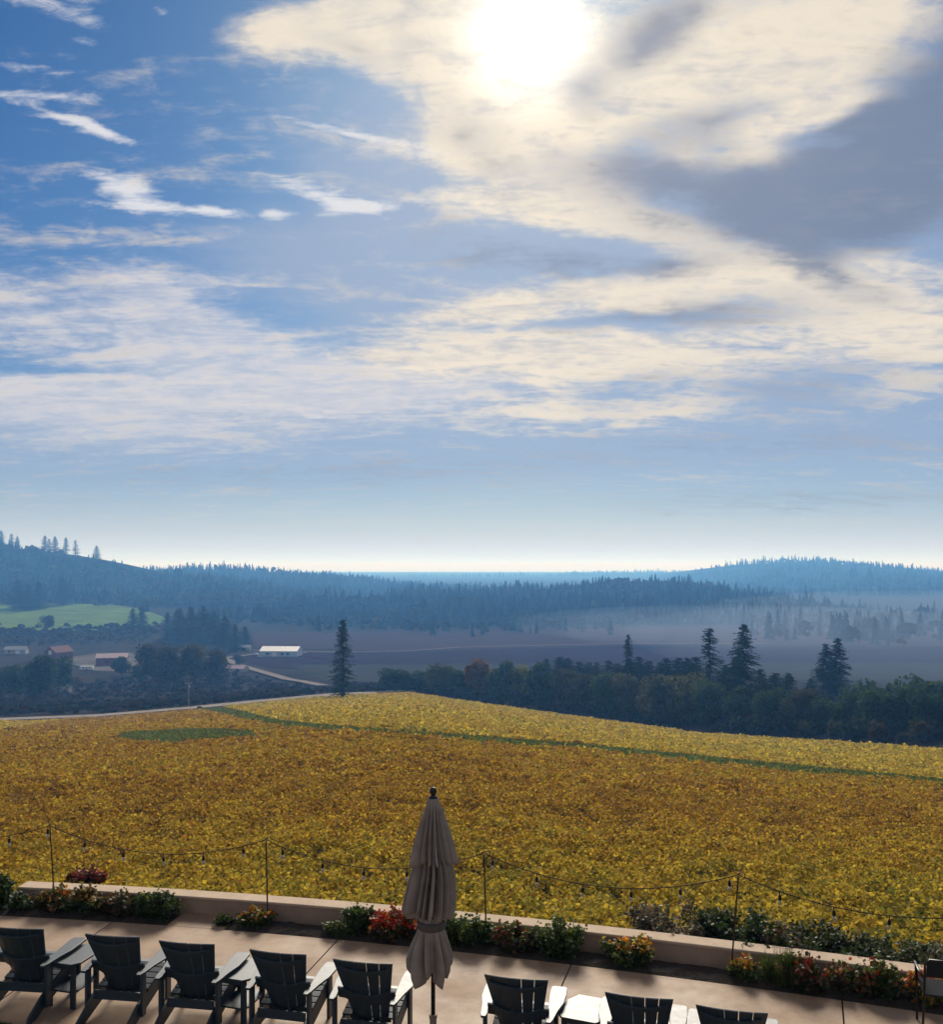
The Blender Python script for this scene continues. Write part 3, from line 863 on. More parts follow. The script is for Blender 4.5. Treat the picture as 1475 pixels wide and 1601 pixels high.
# the tree line at the far side of the vineyard, left to right
LINE = [(617, 1043, 'dark'), (655, 1046, 'dark'), (693, 1034, 'olive'), (722, 1040, 'dark'), (752, 1032, 'rust'), (785, 1028, 'dark'), (812, 1042, 'light'),
        (845, 1030, 'dark'), (880, 1045, 'brown'), (915, 1050, 'brown'), (952, 1050, 'dark'), (990, 1046, 'brown'), (1030, 1052, 'brown'), (1072, 1044, 'olive'), (1112, 1062, 'dark'),
        (1158, 1066, 'dark'), (1205, 1076, 'dark'), (1243, 1068, 'brown'), (1285, 1092, 'dark'), (1325, 1080, 'dark'), (1372, 1074, 'dark'), (1412, 1064, 'dark'), (1450, 1078, 'dark'), (1500, 1066, 'dark'), (1550, 1070, 'dark')]
NAMEOF = {'dark': 'dark green broadleaf tree', 'olive': 'olive green broadleaf tree', 'rust': 'rust tinged broadleaf tree', 'brown': 'brownish broadleaf tree', 'light': 'light green broadleaf tree'}
for i, (px, top, kd) in enumerate(LINE):
    top -= 9 if i > 3 else 3
    Y = float(field_edge(px)) + (18 if i else 8) + random.uniform(-2, 6)
    p = at_depth(px, Y); h = z_of(top, Y) - p[2]
    tpl = BRD[kd][i % len(BRD[kd])]
    plant_tree('broadleaf_tree', tpl, p, h, f'{NAMEOF[kd]}, {ORD[i]} from the left in the front row of the tree line', 'front row of the tree line beyond the vineyard', min(1.7, max(0.9, 62 / FPX * Y / (tpl[2] * 0.8) * tpl[2] / h)))
CROW = [(858 + 15.5 * i + random.uniform(-4, 4), 1032 + random.uniform(-7, 5)) for i in range(16)] + [(1135, 1038), (1152, 1030), (1190, 1044), (1212, 1048), (1232, 1052), (1268, 1060)]
for i, (px, top) in enumerate(CROW):
    Y = float(field_edge(px)) + 58 + random.uniform(-6, 10); p = at_depth(px, Y)
    plant_tree('conifer', CON[(2, 3, 0)[i % 3]], p, z_of(top + random.uniform(-2, 3), Y) - p[2], f'dark conifer, {ORD[i]} from the left behind the front row of the tree line', 'conifers behind the tree line', random.uniform(1.8, 2.6))
for px, top, dy, k, wd, lab in [(983, 990, 45, 0, 0.62, 'slim ragged conifer rising left of the paired tall conifers'), (1110, 979, 40, 1, 1.0, 'tall ragged conifer, left one of the tall pair above the tree line'),
                                (1163, 974, 42, 2, 1.0, 'tallest dense conifer, right one of the tall pair above the tree line'), (1292, 1004, 105, 3, 0.8, 'hazy tall conifer left in the misty twin clump on the right'),
                                (1310, 996, 110, 2, 1.0, 'hazy tall conifer right in the misty twin clump on the right')]:
    Y = float(field_edge(px)) + dy; p = at_depth(px, Y)
    plant_tree('tall_conifer', CON[k], p, z_of(top, Y) - p[2], lab, 'tall conifers above the tree line', wd * 1.45)

def understory():
    P = []; C = []; S_ = []
    for _ in range(620):
        px = rng.uniform(640, 1640); dd_ = rng.uniform(7, 75); Y = float(field_edge(px)) + dd_; x = (px - CX) / FPX * Y
        z = float(terrain(x, Y)); h = rng.uniform(4.5, 8) if dd_ > 24 else rng.uniform(2, 4.5); k = 150
        u = rng.normal(size=(k, 3)); u /= np.linalg.norm(u, axis=1)[:, None]
        P.append(np.array([x, Y, z + h * 0.48]) + u * np.array([h * 0.48, h * 0.48, h * 0.5]) * rng.uniform(0.55, 1.05, k)[:, None])
        c0 = np.array([(0.028, 0.046, 0.024), (0.042, 0.048, 0.026), (0.05, 0.045, 0.028)][rng.integers(0, 3)])
        C.append(c0 * rng.uniform(0.6, 1.3, k)[:, None]); S_.append(rng.uniform(0.5, 1.1, k))
    V, F = leaf_faces(np.concatenate(P), np.concatenate(S_), 0.1, False)
    tag(link('undergrowth', make_mesh('undergrowth', V, F, MAT['leaf'], np.concatenate(C))), 'dark undergrowth filling the tree line beyond the vineyard', 'undergrowth', kind='stuff')


understory()
for i, (px, top) in enumerate([(1345, 1054), (1392, 1050), (1432, 1046), (1468, 1040)]):
    Y = float(field_edge(px)) + 62; p = at_depth(px, Y)
    plant_tree('broadleaf_tree', BRD['dark'][i % 2], p, z_of(top, Y) - p[2], f'hazy broadleaf tree, {ORD[i]} from the left behind the right end of the tree line', 'trees behind the right end of the tree line', 1.0)
# trees round the farm
FARM = [('broadleaf_tree', 'dark', 0, 22, 1090, 1032, 'dark tree at the left picture edge below the farm', 1.1), ('broadleaf_tree', 'dark', 1, 62, 1092, 1007, 'big dark round tree in front of the hidden farmhouse', 1.0),
        ('broadleaf_tree', 'dark', 0, 92, 1084, 1018, 'dark tree leaning against the right side of the big round tree', 0.9), ('broadleaf_tree', 'dark', 1, 190, 1056, 1020, 'small dark round tree beside the red barn', 1.3),
        ('broadleaf_tree', 'brown', 0, 238, 1070, 996, 'brown tree, leftmost of the big bare group right of the red barn', 0.95), ('broadleaf_tree', 'brown', 1, 272, 1072, 993, 'brown tree, second of the big bare group right of the red barn', 0.8),
        ('broadleaf_tree', 'brown', 0, 305, 1072, 997, 'brown tree, third of the big bare group right of the red barn', 0.8), ('broadleaf_tree', 'brown', 1, 334, 1070, 1003, 'brown tree, rightmost of the big bare group right of the red barn', 0.85),
        ('broadleaf_tree', 'dark', 1, 218, 1066, 1034, 'low dark tree under the leftmost brown tree', 1.3), ('broadleaf_tree', 'brown', 0, 75, 986, 958, 'small bare tree standing in the green meadow', 1.2),
        ('broadleaf_tree', 'rust', 0, 122, 1072, 1056, 'small orange tree below the white trailer', 1.5), ('broadleaf_tree', 'brown', 1, 375, 1040, 1018, 'small brown tree where the two farm drives meet', 1.0)]
for nm, kd, k, px, b, t, lab, wd in FARM:
    tree_by_pixel(nm, BRD[kd][k % len(BRD[kd])], px, b, t, lab, None, wd)
for i, (px, b, t) in enumerate([(262, 1000, 957), (280, 1002, 950), (298, 1003, 948), (318, 1004, 946), (335, 1006, 955), (352, 1012, 962), (368, 1018, 975), (383, 1012, 978)]):
    tree_by_pixel('conifer', CON[2 + i % 2], px, b, t, f'dark conifer, {ORD[i]} from the left in the clump above the farm', 'clump of conifers above the farm', 2.1)
for i, (px, b, t) in enumerate([(208, 986, 950), (222, 986, 948)]):
    tree_by_pixel('conifer', CON[3], px, b, t, ['left', 'right'][i] + ' conifer of the pair at the right end of the green meadow', 'pair of conifers by the meadow', 1.7)
for i, (px, b, t) in enumerate([(28, 952, 905), (44, 954, 912), (60, 952, 908), (98, 946, 902)]):
    tree_by_pixel('conifer', CON[3], px, b, t, f'dark conifer, {ORD[i]} from the left along the upper edge of the meadow', 'conifers along the upper edge of the meadow', 1.8)
for i, (px, t, wd) in enumerate([(2, 829, 1.0), (18, 834, 1.0), (27, 838, 0.8), (70, 837, 1.1), (77, 842, 1.0), (86, 838, 0.9), (103, 840, 0.9), (118, 844, 0.9), (151, 853, 1.1)]):
    Y = hA.Yr - 12; X = (px - CX) / FPX * Y; z = float(hA.height(np.array(X), np.array(Y))) - 0.5
    plant_tree('conifer', CON[i % 3], (X, Y, z), z_of(t, Y) - z, f'conifer against the sky, {ORD[i]} from the left on the left hilltop', 'conifers on the left hilltop', 2.1 * wd)

# ================================================================== farm buildings
for nm, c_, kw in [('red_boards', (0.17, 0.035, 0.04), {}), ('pink_roof', (0.42, 0.26, 0.25), {}), ('white_metal', (0.80, 0.78, 0.72), {}), ('pale_boards', (0.42, 0.47, 0.55), {}), ('white_paint', (0.75, 0.75, 0.73), {}),
                   ('dark_glass', (0.02, 0.025, 0.03), {}), ('tan_boards', (0.40, 0.35, 0.30), {}), ('grey_roof', (0.30, 0.29, 0.29), {}), ('old_wood', (0.30, 0.26, 0.23), {}), ('rubber', (0.02, 0.02, 0.02), {})]:
    MAT[nm] = mat_plain(nm, c_, 0.55 if 'roof' in nm or 'metal' in nm else 0.6, 0.12, 0.8, 0.0, spec=0.8 if 'roof' in nm or 'metal' in nm else 0.3)
MAT['dull_roof'] = mat_plain('dull_roof', (0.24, 0.14, 0.13), 0.95, 0.15, 0.8, spec=0.0)
MAT['car_white'] = mat_plain('white_car_paint', (0.75, 0.76, 0.78), 0.3, 0.03, 1)
MAT['car_dark'] = mat_plain('dark_car_paint', (0.03, 0.035, 0.045), 0.3, 0.05, 1)


def gable_house(name, px, py, length, depth, wall_h, roof_h, rz, wall, roof, label, openings, over=0.5, cat='barn'):
    p = ground_at(px, py)
    o = empty(name, (p[0], p[1], p[2]), rz)
    a, b = length / 2, depth / 2
    w = MB(); w.prism([(-b, -0.8), (b, -0.8), (b, wall_h), (0, wall_h + roof_h), (-b, wall_h)], 'x', -a, a)
    w.build('wall', MAT[wall], o)
    for s in (-1, 1):
        r = MB(); sl = roof_h / b; e = b + over; t = 0.22
        q = [(0, wall_h + roof_h + 0.03), (s * e, wall_h - sl * over + 0.03), (s * e, wall_h - sl * over + 0.03 + t), (0, wall_h + roof_h + 0.03 + t)]
        r.prism(q if s < 0 else q[::-1], 'x', -a - over, a + over); r.build('roof_slope', MAT[roof], o)
    for kind, side, u, zb, ww, hh, mt in openings:
        m = MB()
        if side in 'fb':
            y = -b - 0.06 if side == 'f' else b + 0.06
            m.box((u, y, zb + hh / 2), (ww, 0.16, hh))
        else:
            x = -a - 0.06 if side == 'l' else a + 0.06
            m.box((x, u, zb + hh / 2), (0.16, ww, hh))
        m.build(kind, MAT[mt], o)
    return tag(o, label, cat)


gable_house('barn', 440, 1026, 27, 16, 4.4, 2.7, R(-4), 'pale_boards', 'white_metal', 'long pale barn with a bright white roof beside the ploughed plot',
            [('window', 'f', -8, 1.6, 2.2, 1.6, 'dark_glass'), ('door', 'f', -3, 0, 3.4, 3.6, 'white_paint'), ('window', 'f', 3, 1.6, 1.8, 1.6, 'dark_glass'), ('window', 'f', 7, 1.6, 1.8, 1.6, 'dark_glass'), ('door', 'l', 0, 0, 4, 4, 'pale_boards')])
gable_house('red_barn', 176, 1040, 19, 11, 5.4, 2.2, R(14), 'red_boards', 'pink_roof', 'red barn with a faded pink roof and white door', [('door', 'l', 0, 0, 4.0, 5.6, 'white_paint'), ('window', 'f', -3, 2, 2, 1.6, 'dark_glass'), ('window', 'f', 3, 2, 2, 1.6, 'dark_glass')])
gable_house('farmhouse', 92, 1032, 16, 10, 6.0, 3.6, R(70), 'red_boards', 'dull_roof', 'farmhouse with a pink roof half hidden behind the big round tree', [('window', 'l', 0, 4.5, 2.6, 2.8, 'white_paint'), ('window', 'b', 0, 3, 1.6, 1.6, 'dark_glass')], cat='house')
gable_house('shed', 26, 1022, 15, 8, 3.4, 2.0, R(8), 'tan_boards', 'grey_roof', 'low grey roofed shed left of the hidden farmhouse', [('door', 'f', 2, 0, 3, 2.8, 'white_paint'), ('window', 'f', -4, 1.4, 1.6, 1.2, 'dark_glass')], cat='shed')
gable_house('shed', 383, 1017, 9, 6, 2.6, 1.6, R(0), 'tan_boards', 'grey_roof', 'tiny tan shed left of the white roofed barn', [('door', 'f', 0, 0, 2.4, 2.2, 'dark_glass')], cat='shed')
gable_house('shed', 371, 1050, 12, 6, 2.2, 1.4, R(-18), 'tan_boards', 'pink_roof', 'low pinkish shed beside the gravel drive', [('door', 'f', 2, 0, 2.4, 2.0, 'dark_glass')], cat='shed')
gable_house('shed', 96, 1082, 8, 5, 2.2, 1.2, R(4), 'tan_boards', 'grey_roof', 'small grey shed right of the dark trees below the farm', [('door', 'f', 1, 0, 1.6, 2.0, 'white_paint')], cat='shed')

# the farm yard
patch('farm_yard', [(100, 1030), (150, 1022), (240, 1020), (345, 1028)], [(100, 1036), (150, 1050), (240, 1052), (345, 1036)], mat_plain('yard', (0.11, 0.10, 0.085), 0.95, 0.5, 0.06, spec=0.0), 'pale gravel yard round the red barn', 0.45)


def wheel(parent, x, y, r, w):
    m = MB(); m.tube([(x - w / 2, y, r), (x + w / 2, y, r)], r, 14); o = m.build('wheel', MAT['rubber'], parent)
    m = MB(); m.tube([(x - w / 2 - 0.02, y, r), (x + w / 2 + 0.02, y, r)], r * 0.55, 10); m.build('rim', MAT['white_metal'], o)


def car(px, py, rz, paint, label):
    p = ground_at(px, py); o = empty('parked_car', (p[0], p[1], p[2] + 0.4), rz)
    m = MB(); m.prism([(-2.2, 0.35), (2.2, 0.35), (2.25, 0.8), (1.3, 1.0), (-2.2, 1.0)], 'x', -0.9, 0.9); m.build('body', MAT[paint], o, bevel=0.08)
    m = MB(); m.prism([(-1.9, 1.003), (1.0, 1.003), (0.35, 1.5), (-1.6, 1.52)], 'x', -0.78, 0.78); c_ = m.build('cabin', MAT['dark_glass'], o, bevel=0.06)
    m = MB(); m.prism([(-1.6, 1.525), (0.35, 1.505), (0.3, 1.56), (-1.5, 1.58)], 'x', -0.76, 0.76); m.build('roof', MAT[paint], c_)
    for y in (-1.35, 1.4):
        for x in (-0.82, 0.82): wheel(o, x, y, 0.34, 0.22)
    return tag(o, label, 'car', 'cars parked by the white roofed barn')


car(399, 1025, R(80), 'car_white', 'white car parked left of the white roofed barn')
car(408, 1028, R(95), 'car_white', 'pale car parked in front of the left end of the white roofed barn')

p = ground_at(136, 1049); tr_ = empty('trailer', (p[0], p[1], p[2] + 0.5), R(4))
m = MB(); m.prism([(-1.1, 0.6), (1.1, 0.6), (1.1, 2.4), (0.9, 2.6), (-0.9, 2.6), (-1.1, 2.4)], 'x', -4, 4); bd = m.build('body', MAT['white_paint'], tr_, bevel=0.05)
for u in (-2, 0, 2):
    m = MB(); m.box((u, -1.12, 1.7), (1.0, 0.06, 0.6)); m.build('window', MAT['dark_glass'], bd)
m = MB(); m.tube([(4, 0, 0.7), (5.2, 0, 0.6)], 0.07, 6); m.build('tow_bar', MAT['rubber'], tr_)
for y in (-0.5, 0.5):
    for x in (-1.05, 1.05):
        m = MB(); m.tube([(y, x - 0.1, 0.36), (y, x + 0.1, 0.36)], 0.36, 12); m.build('wheel', MAT['rubber'], tr_)
tag(tr_, 'long white trailer parked in the yard below the red barn', 'trailer')

# utility pole by the road junction and the dark shrub next to it
p = at_depth(295, float(field_edge(295)) + 13); po = empty('utility_pole', p)
m = MB(); m.tube([(0, 0, -0.5), (0, 0, 8.6)], [0.16, 0.11], 8); m.build('pole', MAT['old_wood'], po)
m = MB(); m.box((0, 0, 7.9), (2.2, 0.14, 0.16)); m.build('crossarm', MAT['old_wood'], po)
for u in (-0.95, 0.95):
    m = MB(); m.tube([(u, 0, 7.97), (u, 0, 8.25)], [0.06, 0.05], 6); m.build('insulator', MAT['white_paint'], po)
m = MB(); m.tube([(0.35, 0, 6.4), (0.35, 0, 7.3)], 0.22, 10); m.build('transformer', MAT['grey_roof'], po)
tag(po, 'pale wooden utility pole by the gravel road junction', 'pole')
p = at_depth(309, float(field_edge(309)) + 1); tpl = BRD['dark'][0]
plant_tree('shrub', tpl, p, 2.6, 'small dark leaning shrub in front of the utility pole', None, 0.9, 'shrub').rotation_euler = (0, R(28), 0)

# ================================================================== terrace
MAT['wall'] = mat_plain('render_wall', (0.36, 0.255, 0.185), 0.85, 0.12, 5, 0.25)
MAT['cap'] = mat_plain('wall_cap', (0.47, 0.36, 0.26), 0.95, 0.10, 6, 0.2)
MAT['joint'] = mat_plain('joint_filler', (0.08, 0.05, 0.04), 0.95, 0.2, 20)


def mat_concrete():
    m, nt, p = mat_new('terrace_concrete'); L = nt.links.new
    geo = nt.nodes.new('ShaderNodeNewGeometry')
    def nz(scale, detail=6, rough=0.6):
        n = nt.nodes.new('ShaderNodeTexNoise'); L(geo.outputs['Position'], n.inputs['Vector']); n.inputs['Scale'].default_value = scale
        n.inputs['Detail'].default_value = detail; n.inputs['Roughness'].default_value = rough; return n.outputs[0]
    rp = nt.nodes.new('ShaderNodeValToRGB'); L(nz(0.9, 6, 0.65), rp.inputs[0])
    e = rp.color_ramp.elements; e[0].position = 0.3; e[0].color = (0.295, 0.190, 0.120, 1); e[1].position = 0.72; e[1].color = (0.42, 0.295, 0.200, 1)
    k = e.new(0.5); k.color = (0.36, 0.245, 0.155, 1)
    mx = nt.nodes.new('ShaderNodeMix'); mx.data_type = 'RGBA'; mx.blend_type = 'MULTIPLY'; mx.inputs[0].default_value = 0.35
    r2 = nt.nodes.new('ShaderNodeValToRGB'); L(nz(60, 3), r2.inputs[0]); r2.color_ramp.elements[0].color = (0.6, 0.6, 0.6, 1); r2.color_ramp.elements[0].position = 0.35
    L(rp.outputs[0], mx.inputs[6]); L(r2.outputs[0], mx.inputs[7]); L(mx.outputs[2], p.inputs['Base Color'])
    mx3 = nt.nodes.new('ShaderNodeMix'); mx3.data_type = 'RGBA'; mx3.blend_type = 'MULTIPLY'; mx3.inputs[0].default_value = 0.6
    r3 = nt.nodes.new('ShaderNodeValToRGB'); L(nz(3.1, 8, 0.72), r3.inputs[0]); r3.color_ramp.elements[0].color = (0.62, 0.60, 0.58, 1); r3.color_ramp.elements[0].position = 0.36; r3.color_ramp.elements[1].position = 0.56
    L(mx.outputs[2], mx3.inputs[6]); L(r3.outputs[0], mx3.inputs[7]); L(mx3.outputs[2], p.inputs['Base Color'])
    mr = nt.nodes.new('ShaderNodeMapRange'); L(nz(1.4, 5), mr.inputs[0]); mr.inputs[1].default_value = 0.3; mr.inputs[2].default_value = 0.7; mr.inputs[3].default_value = 0.58; mr.inputs[4].default_value = 0.80
    L(mr.outputs[0], p.inputs['Roughness']); p.inputs['Specular IOR Level'].default_value = 0.28
    b = nt.nodes.new('ShaderNodeBump'); b.inputs['Strength'].default_value = 0.25; b.inputs['Distance'].default_value = 0.01
    L(nz(35, 5), b.inputs['Height']); L(b.outputs[0], p.inputs['Normal'])
    return m


MAT['concrete'] = mat_concrete()

# base sheet and slabs; joints run square to the curved edge
def edge_pt(x, off):
    """point at distance off inside (+) or outside (-) the terrace edge"""
    s = curb_slope(x); n = np.array([s, -1.0]) / math.hypot(s, 1)
    return np.array([x, float(curb(x))]) + n * off


JOINTS = [-14.6, -11.4, -8.25, -5.05, -1.79, 1.25, 4.27, 7.2, 10.2]
pb = MB(); xs = np.linspace(-14.6, 10.2, 50); V = []
for x in xs:
    for off in (0.0, 14.5):
        q = edge_pt(x, off); V.append((q[0], q[1], -0.05))
F = [[2 * i, 2 * i + 1, 2 * i + 3, 2 * i + 2] for i in range(len(xs) - 1)]
pb.add(V, F); terrace = pb.build('terrace', MAT['joint'])
tag(terrace, 'tan concrete terrace with scored joints', kind='structure')
for x0, x1 in zip(JOINTS[:-1], JOINTS[1:]):
    for o0, o1 in ((0.0, 3.9), (3.915, 8.0), (8.015, 12.5)):
        g = 0.009; xs = np.linspace(x0 + g, x1 - g, 14); n = len(xs); V = []
        for zt in (0.0, -0.045):
            for off in (o0, o1):
                for x in xs: q = edge_pt(x, off); V.append((q[0], q[1], zt))
        q4 = []
        for i in range(n - 1):
            q4 += [[i, n + i, n + i + 1, i + 1], [i + 1, 2 * n + i + 1, 2 * n + i, i][::-1], [n + i, 3 * n + i, 3 * n + i + 1, n + i + 1]]
        q4 += [[0, 2 * n, 3 * n, n], [n - 1, 2 * n - 1, 4 * n - 1, 3 * n - 1]]
        s = MB(); s.add(V, q4); s.build('slab', MAT['concrete'], terrace)
# spur of slab that reaches the wall between two beds
s = MB(); V = []
for x in (-4.25, -3.42):
    for off in (-0.012, -0.50):
        q = edge_pt(x, off); V += [(q[0], q[1], 0.0), (q[0], q[1], -0.045)]
s.add(V, [[0, 4, 6, 2], [1, 3, 7, 5], [0, 2, 3, 1], [4, 5, 7, 6], [0, 1, 5, 4], [2, 6, 7, 3]]); s.build('slab', MAT['concrete'], terrace)

# planting bed
def strip_mesh(x0, x1, o0, o1, zf, n=60, nv=5):
    V = []; xs = np.linspace(x0, x1, n)
    for x in xs:
        for v in np.linspace(0, 1, nv):
            q = edge_pt(x, o0 + (o1 - o0) * v); V.append((q[0], q[1], zf(x, v)))
    return V, [[i * nv + j, (i + 1) * nv + j, (i + 1) * nv + j + 1, i * nv + j + 1] for i in range(n - 1) for j in range(nv - 1)]


for x0, x1, lab in ((-12, -4.27, 'dark mulch bed at the left end of the low wall'), (-3.40, 10, 'long dark mulch bed between the terrace and the low wall')):
    V, F = strip_mesh(x0, x1, -0.015, -0.52, lambda x, v: -0.035 + 0.06 * math.sin(math.pi * v) + random.uniform(-0.012, 0.012), 140, 7)
    m = MB(); m.add(V, F); tag(m.build('planting_bed', MAT['soil']), lab, kind='structure')

# low rendered wall with a cap
def swept(x0, x1, o0, o1, z0, z1, n=60):
    V = []; xs = np.linspace(x0, x1, n)
    for x in xs:
        a, b = edge_pt(x, o0), edge_pt(x, o1)
        V += [(a[0], a[1], z0), (a[0], a[1], z1), (b[0], b[1], z1), (b[0], b[1], z0)]
    q = []
    for i in range(n - 1):
        for j in range(4): q.append([4 * i + j, 4 * i + (j + 1) % 4, 4 * i + 4 + (j + 1) % 4, 4 * i + 4 + j])
    q += [[0, 3, 2, 1], [4 * n - 4, 4 * n - 3, 4 * n - 2, 4 * n - 1]]
    m = MB(); m.add(V, q); return m


wl = empty('low_wall', (0, 12.7, 0))
o = swept(-6.78, 10, -0.50, -0.745, -0.2, 0.20).build('wall_body', MAT['wall'], wl, loc=(0, -12.7, 0))
o = swept(-6.80, 10, -0.485, -0.76, 0.203, 0.245).build('wall_cap', MAT['cap'], wl, loc=(0, -12.7, 0), bevel=0.012)
tag(wl, 'low curved tan wall with a pale cap between the terrace and the vineyard', 'wall')

# lawn corner at the bottom left
lm = MB(); V = []; n = 24
LE = [(-12, 11.1), (-8, 10.75), (-5.6, 10.42), (-5.05, 10.30), (-4.72, 10.05), (-4.55, 9.6), (-4.5, 8.5)]
LE = np.array(LE); lm.add([(x, y, 0.012) for x, y in LE] + [(-12, 8.5, 0.012)], [], [[7, i + 1, i] for i in range(6)])
tag(lm.build('lawn', mat_plain('lawn_soil', (0.03, 0.05, 0.015), 0.95, 0.3, 10)), 'small corner of green lawn at the bottom left', kind='structure')
gx = []; gc = []
while len(gx) < 9000:
    x, y = random.uniform(-7.5, -4.5), random.uniform(8.8, 10.8)
    if y < np.interp(x, LE[:, 0], LE[:, 1]) - 0.01: gx.append((x, y, 0.012)); gc.append(np.array((0.05, 0.10, 0.02)) * random.uniform(0.6, 1.4))
gx = np.array(gx); k = len(gx); w_ = rng.uniform(0, 6.28, k); dx = np.stack([np.cos(w_), np.sin(w_), 0 * w_], 1) * 0.006
tip = gx + np.stack([rng.normal(0, 0.018, k), rng.normal(0, 0.018, k), rng.uniform(0.025, 0.06, k)], 1)
tag(link('grass', make_mesh('grass', np.stack([gx - dx, gx + dx, tip], 1).reshape(-1, 3), np.arange(3 * k).reshape(-1, 3), MAT['leaf'], np.array(gc))), 'short green grass on the lawn corner', 'grass', kind='stuff')

# ------------------------------------------------------------------ chairs
def mat_poly():
    m, nt, p = mat_new('dark_teal_lumber'); L = nt.links.new
    tc = nt.nodes.new('ShaderNodeTexCoord'); nz = nt.nodes.new('ShaderNodeTexNoise'); L(tc.outputs['Object'], nz.inputs['Vector'])
    nz.inputs['Scale'].default_value = 14; nz.inputs['Detail'].default_value = 6
    rp = nt.nodes.new('ShaderNodeValToRGB'); L(nz.outputs[0], rp.inputs[0])
    rp.color_ramp.elements[0].color = (0.003, 0.014, 0.024, 1); rp.color_ramp.elements[1].color = (0.007, 0.026, 0.042, 1)
    L(rp.outputs[0], p.inputs['Base Color'])
    mr = nt.nodes.new('ShaderNodeMapRange'); L(nz.outputs[0], mr.inputs[0]); mr.inputs[3].default_value = 0.45; mr.inputs[4].default_value = 0.60
    L(mr.outputs[0], p.inputs['Roughness']); p.inputs['Specular IOR Level'].default_value = 0.4
    p.inputs['Coat Weight'].default_value = 0.38; p.inputs['Coat Roughness'].default_value = 0.58; p.inputs['Coat IOR'].default_value = 1.65
    b = nt.nodes.new('ShaderNodeBump'); b.inputs['Strength'].default_value = 0.12; b.inputs['Distance'].default_value = 0.004
    L(nz.outputs[0], b.inputs['Height']); L(b.outputs[0], p.inputs['Normal'])
    return m


MAT['poly'] = mat_poly()


def slab_poly(top, thick):
    """a board: outline points (x,y,z) lying on its top side, thickened along -normal"""
    T = np.array(top, float); nrm = np.cross(T[1] - T[0], T[2] - T[0]); nrm /= np.linalg.norm(nrm)
    B = T - nrm * thick; n = len(T)
    m = MB(); tr = []
    for i in range(1, n - 1): tr += [[0, i, i + 1], [n, n + i + 1, n + i]]
    m.add(np.concatenate([T, B]), [[i, n + i, n + (i + 1) % n, (i + 1) % n] for i in range(n)], tr)
    return m


